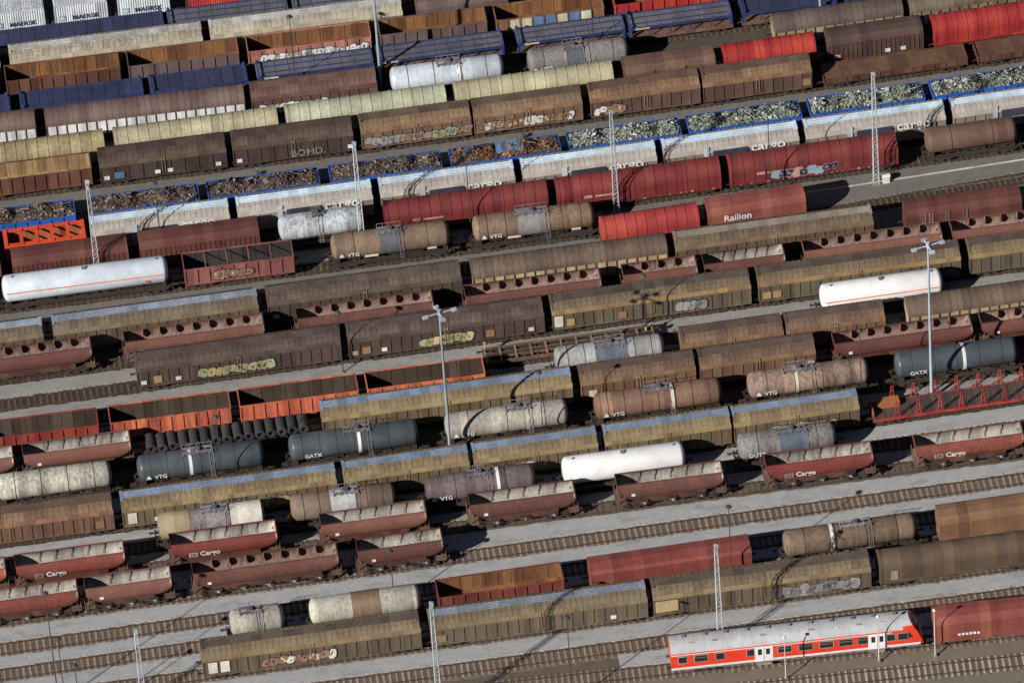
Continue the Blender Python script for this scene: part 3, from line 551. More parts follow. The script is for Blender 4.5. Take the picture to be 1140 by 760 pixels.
for a, b_, mt in LANES:
    lane(a, b_, mt, xa=3.5 if a == 'R26' else XA, xb=13 if 'R12' in (a, b_) and a != 'R12b' else XB)
lane('R12b', 'R11', G_LANE3, xa=13)
strip('ballast_patch', 'R26', 1.0, -1.0, .004, G_BED, xb=3.5, k2='R25')
strip('dirt_strip', 'R27', -1.0, 1.0, .004, G_DIRT, k2='R26')
strip('dirt_strip', 'R28', -1.0, 1.0, .004, G_DIRT, k2='R27')
# ballast bed: a low mound under each track
def bed(k):
    XB = 16 if k == 'R12' else 95
    b = MB(); n = 420; rnd = random.Random(k)
    prof = [(-1.36, .0), (-1.2, .12), (1.2, .12), (1.36, .0)]
    vs = []
    for i in range(n+1):
        x = XA + (XB-XA)*i/n; j = rnd.uniform(-.13, .13); j2 = rnd.uniform(-.13, .13)
        for q, (y, z) in enumerate(prof): vs.append((x, trY(k, x)+y+(j if q < 2 else j2), z+.008))
    fs = [(4*i+q, 4*i+4+q, 4*i+5+q, 4*i+1+q) for i in range(n) for q in range(3)]
    b.add(vs, fs); return structure('ballast_bed', b.mesh('ballast_bed', G_BED if k in ('R22', 'R22b', 'R23', 'R24', 'R25', 'R26', 'R27', 'R28', 'R21') else G_BED_SHADE))
for k in TRACKS: bed(k)
RAIL_TOP = .27
def spill():
    b = MB(); rr = random.Random(11)
    for a, b_, mt in LANES[:6]+[('R17', 'R16', 0), ('R16', 'R15b', 0), ('R15b', 'R15', 0)]:
        for i in range(1500):
            x = rr.uniform(-66, 66)
            if a == 'R26' and x < 4: continue
            ya, yb = trY(a, x)+1.15, trY(b_, x)-1.15; e = abs(rr.gauss(0, .16)); y = (ya+e) if rr.random() < .5 else (yb-e)
            if rr.random() < .12: y = rr.uniform(ya, yb)
            if not ya-.1 < y < yb+.1: continue
            q = rr.uniform(.03, .075); t0 = rr.uniform(0, 6)
            vs = [(x+q*math.cos(t0+k*2.09), y+q*math.sin(t0+k*2.09), .18) for k in range(3)]+[(x, y, .18+q*.9)]
            b.add(vs, [(0, 1, 3), (1, 2, 3), (2, 0, 3)])
    structure('spilled_ballast', b.mesh('spilled_ballast', G_BED), kind='stuff')
spill()
# sleepers and rails
SL = {'wood': ground_mat('sleeper_wood', (.27, .20, .155), (.38, .29, .23), sc=1.2, spk=.5),
      'concrete': ground_mat('sleeper_concrete', (.36, .31, .26), (.44, .39, .33), sc=1.2, spk=.3),
      'dark': ground_mat('sleeper_dark', (.10, .075, .055), (.17, .13, .09), sc=1.2, spk=.5)}
railm = paint('rail_rust', (.085, .06, .045), dirt=.5, rough=.5)
def sleeper_mesh(mat):
    b = MB(); b.prism([(-1.22, .04), (-1.22, .15), (-1.15, .17), (1.15, .17), (1.22, .15), (1.22, .04)], -.13, .13)
    b.box(-.09, .09, -.86, -.66, .17, .185); b.box(-.09, .09, .66, .86, .17, .185)
    return b.mesh('sleeper', mat)
SLM = {k: sleeper_mesh(v) for k, v in SL.items()}
# tracks with open stretches in view: where their sleepers are modelled one by one (metres along the track)
OPEN = {'R22': (-8, 60), 'R22b': (-62, -30), 'R23': (-62, -32), 'R24': (-62, -35), 'R25': (-12, 54), 'R26': (-8, 18), 'R27': (18, 62),
        'R12b': (28, 62), 'R15': (-62, -40), 'R15b': (-4, 36), 'R8': (-50, 14), 'R11': (8, 52)}
TN = {'R22': 'open track below the hoppers with brown sleepers', }
ordn = {k: i for i, k in enumerate(TRACKS)}
TLAB = {
 'R22': 'track below the lowest hopper row, empty on its right side', 'R22b': 'empty track at lower left, first below the hoppers',
 'R23': 'track of the plain long red wagon, empty at lower left', 'R24': 'track under the lowest olive wagons',
 'R25': 'empty track across the bottom between gravel lanes', 'R26': 'track carrying the red passenger coach',
 'R27': 'pale-sleepered track below the passenger coach', 'R28': 'track at the bottom right edge below the pale-sleepered one',
 'R12b': 'track of the small red hooded wagon, open at right', 'R15b': 'track carrying the ladder-frame flat and glossy white tank'}
RN = ROWNAMES
for k in TRACKS:
    XB = 14 if k == 'R12' else 95
    lab = TLAB.get(k, 'railway track under the ' + RN[k])
    t = thing('railway_track', (0, trY(k, 0), 0), 0, lab, 'track', 'parallel tracks of the yard')
    oy = trY(k, 0)
    for s in (-1, 1):
        b = MB(); n = 60; vs = []
        pr = [(-.07, .17), (-.07, .20), (-.02, .21), (-.035, RAIL_TOP-.03), (-.035, RAIL_TOP), (.035, RAIL_TOP), (.035, RAIL_TOP-.03), (.02, .21), (.07, .20), (.07, .17)]
        for i in range(n+1):
            x = XA + (XB-XA)*i/n
            for y, z in pr: vs.append((x, trY(k, x)-oy+s*.755+y, z))
        q = len(pr)
        b.add(vs, [(i*q+j, i*q+(j+1) % q, (i+1)*q+(j+1) % q, (i+1)*q+j) for i in range(n) for j in range(q)])
        part('rail', (b, railm), t)
    kind = 'concrete' if k in ('R27', 'R28') else ('wood' if k in ('R22', 'R22b', 'R23', 'R24', 'R25', 'R26') else 'dark')
    sp = .68; a, b_ = OPEN.get(k, (999, 999)); rest = MB(); rr = random.Random(k)
    x = XA + rr.random()*sp; cnt = 0
    while x < XB:
        y = trY(k, x)-oy; an = trA(k, x)+rr.uniform(-.03, .03)
        if a < x < b_ and cnt < 100:
            part('sleeper', SLM[kind], t, (x, y, 0), an); cnt += 1
        else:
            c, s_ = math.cos(an), math.sin(an); me = SLM[kind]
            rest.add([(x+c*v.co.x-s_*v.co.y, y+s_*v.co.x+c*v.co.y, v.co.z) for v in me.vertices], [list(p.vertices) for p in me.polygons])
        x += sp+rr.uniform(-.05, .05)
    o = part('sleepers', (rest, SL[kind]), t); o['kind'] = 'stuff'

# ---------------- wagon building blocks ----------------
Z0 = RAIL_TOP
_c = {}
def cached(key, fn):
    if key not in _c: _c[key] = fn()
    return _c[key]
def bogie_frame():
    b = MB()
    for s in (-1, 1):
        b.box(-1.35, 1.35, s*1.0-.06, s*1.0+.06, .42, .66)
        b.box(-.35, .35, s*1.02-.09, s*1.02+.09, .25, .46)
        for x in (-.9, .9): b.box(x-.17, x+.17, s*1.05-.1, s*1.05+.1, .34, .62)
    b.box(-.25, .25, -1, 1, .5, .8)
    return b.mesh('bogie', M('chassis'))
def wheelset():
    b = MB(); b.cyl((0, -1, .46), (0, 1, .46), .08, n=8)
    for s in (-1, 1):
        b.cyl((0, s*.69, .46), (0, s*.82, .46), .46, n=18, smooth=False); b.cyl((0, s*.66, .46), (0, s*.69, .46), .49, n=18, smooth=False)
    return b.mesh('wheelset', M('wheel'))
def buffer_mesh():
    b = MB(); b.cyl((0, 0, 0), (.35, 0, 0), .1, n=8); b.cyl((.35, 0, 0), (.42, 0, 0), .2, n=10); b.cyl((.42, 0, 0), (.58, 0, 0), .09, n=8); b.cyl((.58, 0, 0), (.62, 0, 0), .23, n=12)
    return b.mesh('buffer', M('chassis'))
def running_gear(t, L, bog=None, buf=True, floor=1.05):
    """bogies with wheelsets, buffers, underframe"""
    bx = L/2 - (bog or 1.9)
    if L < 8.5: bx = L/2-1.5
    for s in (-1, 1):
        bo = part('bogie', cached('bogie', bogie_frame), t, (s*bx, 0, 0))
        for q in (-.9, .9): part('wheelset', cached('wheelset', wheelset), bo, (q, 0, 0))
    def uf():
        b = MB(); h = L/2
        for s in (-1, 1): b.box(-h+.05, h-.05, s*.95-.08, s*.95+.08, floor-.28, floor-.02)
        b.box(-h+.05, h-.05, -.3, .3, floor-.33, floor-.02)
        b.box(-h, -h+.16, -1.3, 1.3, floor-.38, floor-.02); b.box(h-.16, h, -1.3, 1.3, floor-.38, floor-.02)
        n = max(2, int(L/2.2))
        for i in range(n):
            x = -h+1+(L-2)*i/(n-1); b.box(x-.06, x+.06, -1.3, 1.3, floor-.2, floor-.03)
        rr = random.Random(int(L*10)); x = -bx+1.9
        while x < bx-1.9:      # brake gear, boxes and pipes slung below
            w = rr.uniform(.3, .9); s = rr.choice((-1, 1)); b.box(x, x+w, s*.6-.3, s*.6+.3, rr.uniform(.35, .5), floor-.3); x += w+rr.uniform(.2, 1.0)
        b.bar((-bx+1.4, -1.1, .62), (bx-1.4, -1.1, .62), .05)
        return b.mesh('underframe', M('chassis'))
    part('underframe', cached(('uf', round(L, 1), floor), uf), t)
    if buf:
        bm = cached('buffer', buffer_mesh)
        for y in (-.87, .87):
            part('buffer', bm, t, (L/2, y, floor-.08)); part('buffer', bm, t, (-L/2, y, floor-.08), math.pi)

def lettering(t, s, x, z, size, mat='white', y=-1.48):
    return part('lettering', text_mesh(s, size, M(mat)), t, (x, y, z))
def placards(t, L, spec, z=1.35, y=-1.475, hh=.55, name='placard'):
    for fr, col in spec:
        w = .75; h = hh
        if col == 'whitep': w, h = .95, 1.5
        elif col == 'tanp': w, h = 2.4, 1.5
        elif col in ('orangep', 'tan', 'creamp'): w, h = .9, .95
        elif col == 'blue': w, h = 1.1, .9
        elif col == 'white': w, h = .6, .5
        x = -L/2+fr*L; b = MB(); b.box(x-w/2, x+w/2, y-.02, y+.0, z, z+h)
        part(name, (b, M(col)), t)
def graffiti(t, L, spec, z=1.15, h=1.3, y=-1.485):
    cols = {'whitish': ('pale', 'ink', 'white'), 'multi': ('pale', 'ink', 'greenp', 'orangep'), 'orange': ('orangep', 'ink', 'tan', 'whitep'), 'yellow': ('yellow', 'ink', 'yellowish', 'greenp'),
            'green': ('green', 'ink', 'pale'), 'bluepink': ('skyblue', 'pinkish', 'ink', 'pinkish'), 'greyish': ('mauvegrey', 'pale', 'dkgrey')}[spec[0]]
    rr = random.Random(spec[0]+str(round(L, 1))+str(spec[1])); x0 = -L/2+spec[1]*L; x1 = -L/2+spec[2]*L
    b = MB(); x = x0; k = 0
    while x < x1-.3:
        w = rr.uniform(.6, 1.0); hh = h*rr.uniform(.65, 1); zc = z+rr.uniform(0, h-hh)+hh/2; xc = x+w/2
        n = 8; fill = 0 if cols[0] and rr.random() < .5 else (rr.randrange(2, len(cols)) if len(cols) > 2 else 0)
        # outline blob, fill blob, then thick strokes in each letter
        for sc, mi, dy in ((1.16, 1, 0), (1.0, fill, -.004)):
            vs = []
            r2 = random.Random(int(xc*977)+k)
            for i in range(n):
                a = 2*math.pi*i/n+math.pi/8; q = r2.uniform(.72, 1.2) if i % 2 else r2.uniform(.9, 1.15); sg = lambda c_: math.copysign(min(1, abs(c_)*1.35), c_)
                vs.append((xc+sg(math.cos(a))*w*.58*sc*q+.12*(math.sin(a)), y+dy, zc+sg(math.sin(a))*hh*.5*sc*q))
            b.add(vs, [list(range(n))], mi)
        for _ in range(rr.choice((1, 2, 2))):
            xa, za = xc+rr.uniform(-.3, .1)*w, zc+rr.uniform(-.35, .35)*hh; xb, zb = xc+rr.uniform(-.1, .3)*w, zc+rr.uniform(-.35, .35)*hh
            d = Vector((xb-xa, 0, zb-za)); 
            if d.length < .1: continue
            p = Vector((-d.z, 0, d.x)).normalized()*.07
            b.add([(xa-p.x, y-.008, za-p.z), (xb-p.x, y-.008, zb-p.z), (xb+p.x, y-.008, zb+p.z), (xa+p.x, y-.008, za+p.z)], [(0, 1, 2, 3)], rr.choice((1, len(cols)-1)))
        x += w*rr.uniform(.8, 1.05); k += 1
    part('graffiti', (b, [M(c) for c in cols]), t)

def arc(r_y, z_side, z_top, n=10):
    """barrel roof points from +y side to -y side"""
    return [(r_y*math.cos(math.pi*i/n), z_side+(z_top-z_side)*math.sin(math.pi*i/n)) for i in range(n+1)]

def H(t, L, o):
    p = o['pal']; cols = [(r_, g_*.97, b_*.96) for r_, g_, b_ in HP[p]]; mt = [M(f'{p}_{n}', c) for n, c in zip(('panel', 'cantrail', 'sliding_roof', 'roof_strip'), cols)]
    h = L/2
    def side():
        b = MB(); b.box(-h, h, -1.42, 1.42, 1.0, 3.05)
        sp = 1.12 if not o.get('thin') else 1.5; n = max(3, round(L/sp))
        for i in range(n+1):
            x = -h+.05+(L-.1)*i/n
            for s in (-1, 1): b.box(x-.05, x+.05, min(s*1.42, s*1.5), max(s*1.42, s*1.5), 1.0, 3.05)
        for s in (-1, 1): b.box(-h, h, min(s*1.42, s*1.49), max(s*1.42, s*1.49), .9, 1.06)
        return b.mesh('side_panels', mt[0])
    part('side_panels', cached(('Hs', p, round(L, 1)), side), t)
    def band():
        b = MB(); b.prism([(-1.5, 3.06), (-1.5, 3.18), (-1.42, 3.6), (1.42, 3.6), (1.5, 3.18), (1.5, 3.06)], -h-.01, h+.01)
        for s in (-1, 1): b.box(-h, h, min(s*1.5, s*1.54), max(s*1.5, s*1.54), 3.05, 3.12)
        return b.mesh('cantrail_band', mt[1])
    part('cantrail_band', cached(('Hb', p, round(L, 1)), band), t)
    def roof():
        b = MB(); pr = [(-1.41, 3.605), (-1.3, 3.82), (-1.05, 3.98), (-.52, 4.12), (.52, 4.12), (1.05, 3.98), (1.3, 3.82), (1.41, 3.605)]
        b.prism(pr, -h+.03, h-.03)
        n = max(3, round(L/.62))
        for i in range(n+1):
            x = -h+.1+(L-.2)*i/n
            pr2 = [(y*1.015, z+.035) for y, z in pr]; pr2[0] = (-1.43, 3.61); pr2[-1] = (1.43, 3.61)
            b.prism(pr2, x-.035, x+.035)
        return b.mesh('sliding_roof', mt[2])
    part('sliding_roof', cached(('Hr', p, round(L, 1)), roof), t)
    def st():
        b = MB(); b.box(-h+.02, h-.02, -.46, .46, 4.145, 4.2)
        for s in (-1, 0, 1): b.box(-h+.02, h-.02, s*.42-.035, s*.42+.035, 4.2, 4.27)
        b.box(-h, -h+.3, -.7, .7, 4.1, 4.24); b.box(h-.3, h, -.7, .7, 4.1, 4.24)
        return b.mesh('roof_strip', mt[3])
    part('roof_strip', cached(('Ht', p, round(L, 1)), st), t)
    def bars():
        b = MB()
        for x in ((-.16, .16)): b.box(x-.022, x+.022, -1.58, -1.54, 1.5, 3.6)
        b.box(-.2, .2, -1.6, -1.5, 3.3, 3.36)
        return b.mesh('door_bars', M('tan'))
    if p not in ('cream', 'cargo', 'maroon'): part('door_bars', cached('doorbars', bars), t)
    if p == 'cargo':
        b = MB(); b.box(-.1*L-.6, .12*L, -1.56, -1.545, 2.25, 3.3); part('blue_panel', (b, M('navy')), t)
        b = MB(); b.box(-.21*L, -.17*L, -1.56, -1.545, 1.15, 3.9); part('ladder_panel', (b, M('silver')), t)
        lettering(t, 'cargo', .27*L, 2.55, 1.75, 'white', -1.58)
    running_gear(t, L)
    if o.get('graf'): graffiti(t, L, o['graf'], y=-1.51)
    if o.get('plac'): placards(t, L, o['plac'], y=-1.51)
    if o.get('txtg'): lettering(t, o['txtg'], .12*L, 1.2, 1.25, 'pale', -1.53)

def HF(t, L, o):
    p = o['pal']; lo, rf = HFP[p]; h = L/2
    def side():
        b = MB(); b.box(-h, h, -1.42, 1.42, 1.0, 2.95)
        n = max(3, round(L/1.12))
        for i in range(n+1):
            x = -h+.06+(L-.12)*i/n
            for s in (-1, 1): b.box(x-.055, x+.055, min(s*1.42, s*1.5), max(s*1.42, s*1.5), 1.0, 2.96, 1)
        for s in (-1, 1): b.box(-h, h, min(s*1.42, s*1.49), max(s*1.42, s*1.49), .9, 1.06, 1)
        return b.mesh('side_panels', [M(p+'_panel', lo), M(p+'_post', tuple(c*.5 for c in rf))])
    part('side_panels', cached(('HFs', p, round(L, 1)), side), t)
    def roof():
        b = MB(); pr = [(1.5, 2.965)]+arc(1.5, 3.05, 4.25, 14)+[(-1.5, 2.965)]
        b.prism(pr, -h-.01, h+.01)
        n = round(L/.75)
        for i in range(n+1):
            x = -h+.08+(L-.16)*i/n; b.prism([(y*1.015, z+(.03 if z > 3 else 0)) for y, z in pr], x-.03, x+.03)
        return b.mesh('roof', M(p+'_roof', rf))
    part('roof', cached(('HFr', p, round(L, 1)), roof), t)
    running_gear(t, L)
    if o.get('graf'): graffiti(t, L, o['graf'], y=-1.51)

def Gw(t, L, o):
    """telescopic hood wagon"""
    c = o['col']; h = L/2
    pr = [(1.42, 1.35)]+arc(1.45, 2.7, 4.15, 16)+[(-1.42, 1.35)]
    def hood():
        b = MB(); b.prism(pr, -h+.25, h-.25, smooth=False)
        n = max(4, round(L/1.25)) if not o.get('smooth') else 6
        for i in range(n+1):
            x = -h+.3+(L-.6)*i/n; e = .05 if not o.get('smooth') else .02
            b.prism([(y*(1+e*.6), z+(e if z > 2 else 0)) for y, z in pr], x-.055, x+.055)
        return b.mesh('hood', M(c))
    part('hood', cached(('Gh', c, round(L, 1)), hood), t)
    def ends():
        b = MB()
        q = [(y*1.04, z+.05) for y, z in pr]; q[0] = (1.5, 1.1); q[-1] = (-1.5, 1.1)
        b.prism(q, -.12, .12)
        return b.mesh('end_wall', M(c))
    for s in (-1, 1): part('end_wall', cached(('Ge', c), ends), t, (s*(h-.12), 0, 0))
    b = MB(); b.box(-h, h, -1.48, 1.48, 1.06, 1.34); part('sill', (b, M(c)), t)
    running_gear(t, L)
    if o.get('marks'):
        rr = random.Random(L); b = MB(); x = -h+.5
        while x < h-.5:
            if rr.random() < .5: b.box(x, x+rr.uniform(.1, .4), -1.5, -1.485, 1.12, 1.12+rr.uniform(.08, .25))
            x += .6
        b.box(-h+3.0, -h+3.9, -1.52, -1.47, 2.25, 2.6); b.box(-h+4.2, -h+6.5, -1.52, -1.47, 2.3, 2.5)
        part('markings', (b, M('pinkish')), t)
    if o.get('graf'): graffiti(t, L, o['graf'], z=1.4, h=1.2, y=-1.53)
    if c == 'darkbr': placards(t, L, [(.09, 'greenp')], z=1.5, hh=1.2, y=-1.5)

def Bw(t, L, o):
    c = o['col']; h = L/2
    def body():
        b = MB(); pr = [(1.42, 1.0), (1.46, 3.3), (1.3, 3.75), (.9, 4.0), (0, 4.1), (-.9, 4.0), (-1.3, 3.75), (-1.46, 3.3), (-1.42, 1.0)]
        if o.get('flat'): pr = [(1.42, 1.0), (1.48, 3.35), (1.2, 3.6), (0, 3.8), (-1.2, 3.6), (-1.48, 3.35), (-1.42, 1.0)]
        b.prism(pr, -h+.1, h-.1)
        e = .05; n = max(2, round(L/.55)) if o.get('ribs') else (o['seams']+1 if o.get('seams') else max(2, round(L/3)))
        for i in range(n+1):
            x = -h+.12+(L-.24)*i/n
            if o.get('ribs'):
                for s in (-1, 1): b.box(x-.04, x+.04, min(s*1.42, s*1.51), max(s*1.42, s*1.51), 1.05, 3.3)
            else: b.prism([(y*1.012, z+.02) for y, z in pr], x-.04, x+.04)
        b.box(-h, h, -1.5, 1.5, .95, 1.08)
        return b.mesh('body', M(c))
    part('body', cached(('B', c, round(L, 1), bool(o.get('ribs')), bool(o.get('flat'))), body), t)
    if o.get('seams'):
        b = MB()
        for i in range(1, o['seams']+1):
            x = -h+L*i/(o['seams']+1); b.box(x-.1, x+.1, -1.53, -1.46, 1.1, 3.4)
        part('seam', (b, M('chassis')), t)
    if o.get('ladders'):
        b = MB()
        for x in (-h+2, -h+2.8, -h+4.6, -h+6.6):
            for dx in (-.18, .18): b.box(x+dx-.025, x+dx+.025, -1.56, -1.52, 1.2, 3.7)
            for z in range(7): b.box(x-.18, x+.18, -1.55, -1.52, 1.3+z*.35, 1.34+z*.35)
        part('ladder', (b, M('pale')), t)
    if o.get('mark'):
        b = MB(); x = -h+L*o['mark']; rr = random.Random(3)
        for i in range(6): b.box(x+i*.4-.8, x+i*.4-.52, -1.51, -1.49, 1.7, 1.95+rr.random()*.12)
        part('markings', (b, M('white')), t)
    if o.get('txt'): lettering(t, o['txt'].capitalize(), -h+.30*L, 2.35, 1.15, 'white', -1.52)
    if o.get('plac'): placards(t, L, o['plac'], y=-1.53)
    running_gear(t, L)

def tank_profile(h, r, dome=.6):
    pts = []
    for i in range(6):
        a = math.pi/2*i/5; pts.append((-h+dome-dome*math.cos(a), max(.02, r*math.sin(a)**.75)))
    return pts + [(-x, q) for x, q in pts[::-1]]
def Tw(t, L, o):
    c = o['col']; big = o.get('big'); r = 1.5 if big else 1.42; zc = 2.62 if big else 2.58; h = L/2-.35; h = max(h, 2)
    def barrel():
        b = MB(); pts = tank_profile(h, r); n = 32; vs = []
        for x, q in pts:
            for i in range(n):
                a = 2*math.pi*i/n; vs.append((x, q*math.cos(a), zc+q*math.sin(a)))
        b.add(vs, [(j*n+i, j*n+(i+1) % n, (j+1)*n+(i+1) % n, (j+1)*n+i) for j in range(len(pts)-1) for i in range(n)], 0, True)
        b.add(vs[:n], [list(range(n))[::-1]], 0, True); b.add(vs[-n:], [list(range(n))], 0, True)
        return b.mesh('barrel', M(c))
    part('barrel', cached(('T', c, round(L, 1), big), barrel), t)
    def ring(x, w, q, name, mat, n=32, a0=0, a1=2*math.pi):
        b = MB(); vs = []; m_ = n
        for xx in (x-w/2, x+w/2):
            for i in range(m_+1):
                a = a0+(a1-a0)*i/m_; vs.append((xx, (r+q)*math.cos(a), zc+(r+q)*math.sin(a)))
        k = m_+1
        b.add(vs, [(i, i+1, k+i+1, k+i) for i in range(m_)], 0, True)
        for s0 in (0, k):      # rim faces down to the barrel
            v2 = []
            for i in range(k): 
                a = a0+(a1-a0)*i/m_; xx = x-w/2 if s0 == 0 else x+w/2
                v2 += [(xx, (r+q)*math.cos(a), zc+(r+q)*math.sin(a)), (xx, (r-.01)*math.cos(a), zc+(r-.01)*math.sin(a))]
            b.add(v2, [(2*i, 2*i+2, 2*i+3, 2*i+1) for i in range(m_)])
        part(name, (b, mat), t)
    nr = o.get('ring', 3)
    for i in range(nr):
        x = -h+.5+(2*h-1)*(i+.5)/nr; ring(x, .07, .025, 'strap', M('chassis'))
    for f0, f1, cc in o.get('sec', []):
        ring(-h+2*h*(f0+f1)/2, 2*h*(f1-f0), .045, 'cladding', M(cc))
    if o.get('band'): ring(-h+2*h*o.get('bandx', .6), .34, .055, 'white_band' if o['band'] == 'white' else 'cream_band', M(o['band']))
    if o.get('stripe'):
        b = MB(); a = R(-168)
        for aa in (R(166), ): 
            vs = []
            for da in (-.05, .05): vs += [(-h+.4, (r+.012)*math.cos(aa+da), zc+(r+.012)*math.sin(aa+da)), (h-.4, (r+.012)*math.cos(aa+da), zc+(r+.012)*math.sin(aa+da))]
            b.add(vs, [(0, 1, 3, 2)])
        part('stripe', (b, M(o['stripe'])), t)
    if big:        # weld seams, manhole and small lifting lugs
        for i in range(6): ring(-h+.8+(2*h-1.6)*i/5, .035, .008, 'weld_seam', M(c))
        b = MB(); b.cyl((0, 0, zc+r-.05), (0, 0, zc+r+.12), .28, n=14); part('manhole', (b, M('grey')), t)
        b = MB(); yy = -math.sqrt(r*r-(2.3-zc)**2)-.03; b.box(h-2.6, h-2.1, yy-.02, yy, 2.15, 2.5); part('hazard_plate', (b, M('orange')), t)
        for q in (-1, 1):
            b = MB(); b.box(q*(h-1.2)-.08, q*(h-1.2)+.08, -.08, .08, zc+r-.02, zc+r+.16); part('lifting_lug', (b, M('grey')), t)
    if o.get('plat'):
        f0, f1 = o['plat']; xa, xb = -h+2*h*f0, -h+2*h*f1
        b = MB(); zt = zc+r+.08
        for y in (-.55, .25): b.box(xa, xb, y, y+.3, zt, zt+.05)
        for y in (-.62, .62):
            b.bar((xa, y, zt+.45), (xb, y, zt+.45), .05)
            for q in range(5): x = xa+(xb-xa)*q/4; b.bar((x, y, zt-.1), (x, y, zt+.45), .05)
        for q in range(4): x = xa+(xb-xa)*q/3; b.box(x-.04, x+.04, -.6, .6, zt-.06, zt)
        part('walkway', (b, M('mauvegrey')), t)
        b = MB(); xm = (xa+xb)/2; b.cyl((xm, 0, zt-.1), (xm, 0, zt+.28), .3, n=14)
        part('hatch', (b, M('dkgrey')), t)
        b = MB(); b.cyl((xm+.9, 0, zt-.1), (xm+.9, 0, zt+.15), .12, n=8); part('valve', (b, M('dkgrey')), t)
        b = MB(); xl = xb-.15
        for dx in (-.2, .2): b.bar((xl+dx, -r-.1, 1.0), (xl+dx, -r-.02, zc+.5), .045); b.bar((xl+dx, -r-.02, zc+.5), (xl+dx, -.6, zt+.05), .045)
        for q in range(7): z = 1.15+q*.3; b.bar((xl-.2, -r-.09, z), (xl+.2, -r-.09, z), .035)
        part('ladder', (b, M('mauvegrey')), t)
    # saddles and long sill
    b = MB()
    for q in (-1, 1):
        b.box(q*(h-.6)-.25, q*(h-.6)+.25, -1.15, 1.15, 1.04, 1.5)
        b.box(-h, h, q*1.2-.07, q*1.2+.07, .86, 1.06)
    part('saddle', (b, M('chassis')), t)
    if o.get('txt'):
        x = -h+2*h*o.get('tx', .16)
        a = R(200); s = o['txt']
        yy = -math.sqrt(max(.01, r*r-(2.4-zc)**2))-.04
        lettering(t, s, x+.25, 2.12, .68, 'white', yy-.03)
        if s == 'VTG':
            bb = MB(); bb.add([(x-1.35, yy-.03, 2.14), (x-.75, yy-.03, 2.14), (x-.95, yy-.03, 2.56), (x-1.15, yy-.03, 2.6)], [(0, 1, 2, 3)]); part('emblem', (bb, M('white')), t)
    sg = o.get('sign')
    if sg:
        spec = {1: [(.33, 1.5), (.84, 1.0)], 2: [(.8, 1.7)], 3: [(.35, 1.3)], 4: [(.2, 1.9)]}[sg]
        for fr, w in spec:
            x = -h+2*h*fr; bb = MB(); yy = -math.sqrt(r*r-(1.7-zc)**2)-.06; hh = 1.1 if sg == 3 else .45
            bb.box(x-w/2, x+w/2, yy-.04, yy, 1.55, 1.55+hh); part('sign_board', (bb, M('whitep')), t)
    if o.get('bluemark'):
        bb = MB(); yy = -math.sqrt(r*r-(2.0-zc)**2)-.03
        for q in range(5): bb.box(-h+1.3+q*.3, -h+1.5+q*.3, yy-.02, yy, 1.9, 2.15)
        part('markings', (bb, M('blue')), t)
    running_gear(t, L)

def Ow(t, L, o, top=3.15, floor=1.15):
    h = L/2; sc, ic = o['side'], o['inn']
    w = 1.45
    def walls():
        b = MB()
        for s in (-1, 1):      # outer skins, rims and ribs
            b.box(-h, h, min(s*w, s*(w-.05)), max(s*w, s*(w-.05)), floor, top)
            b.box(-h-.02, h+.02, min(s*(w-.08), s*(w+.06)), max(s*(w-.08), s*(w+.06)), top, top+.09)
            n = max(3, round(L/1.35))
            for i in range(n+1):
                x = -h+.08+(L-.16)*i/n; b.box(x-.06, x+.06, min(s*w, s*(w+.1)), max(s*w, s*(w+.1)), floor-.1, top)
            b.box(-h, h, min(s*w, s*(w+.08)), max(s*w, s*(w+.08)), floor-.15, floor+.06)
        for s in (-1, 1):
            b.box(min(s*h, s*(h-.05)), max(s*h, s*(h-.05)), -w+.05, w-.05, floor, top)
            b.box(min(s*(h+.04), s*(h-.08)), max(s*(h+.04), s*(h-.08)), -w, w, top+.001, top+.1)
        return b.mesh('side_walls', M(sc))
    part('side_walls', cached(('O', sc, round(L, 1)), walls), t)
    def inner():
        b = MB(); f = floor; q = w-.051; e = h-.051; z1 = top-.002
        b.add([(-e, q, f+.05), (e, q, f+.05), (e, q, z1), (-e, q, z1)], [(3, 2, 1, 0)])
        b.add([(-e, -q, f+.05), (e, -q, f+.05), (e, -q, z1), (-e, -q, z1)], [(0, 1, 2, 3)])
        b.add([(e, -q, f+.05), (e, q, f+.05), (e, q, z1), (e, -q, z1)], [(0, 1, 2, 3)]); b.add([(-e, -q, f+.05), (-e, q, f+.05), (-e, q, z1), (-e, -q, z1)], [(3, 2, 1, 0)])
        b.box(-e, e, -q, q, f-.05, f+.05)
        n = max(3, round(L/1.35))
        for i in range(1, n):
            x = -h+L*i/n; b.box(x-.04, x+.04, q-.045, q-.003, f+.05, z1-.1)
        return b.mesh('inner_lining', M(ic+'_in', PAL[ic]))
    part('inner_lining', cached(('Oi', ic, round(L, 1), top), inner), t)
    if ic in ('rust', 'tan'): heap(t, L, floor+.1, 'floor_rubble', M(ic+'_in', PAL[ic]), .10)
    if o.get('panels'):
        b = MB(); n = max(3, round(L/1.35)); sc2 = [0, 1, 1, 0, 2, 2, 1, 0, 0]
        for i in range(n):
            if i in (0, n-1): continue
            x = -h+L*i/n+.1; b.box(x, x+L/n-.2, -w-.03, -w-.001, floor+.5, top-.1, [0, 1, 1, 0, 0, 1][i % 6])
        part('coloured_panels', (b, [M('blue'), M('creamp')]), t)
    if o.get('bars'):
        b = MB(); n = 5
        for i in range(1, n): x = -h+L*i/n; b.box(x-.05, x+.05, -w, w, top-.12, top-.02)
        part('cross_bars', (b, M(sc)), t)
    if o.get('graf'): graffiti(t, L, o['graf'], z=floor+.2, h=1.3, y=-w-.12)
    running_gear(t, L, floor=floor-.05)
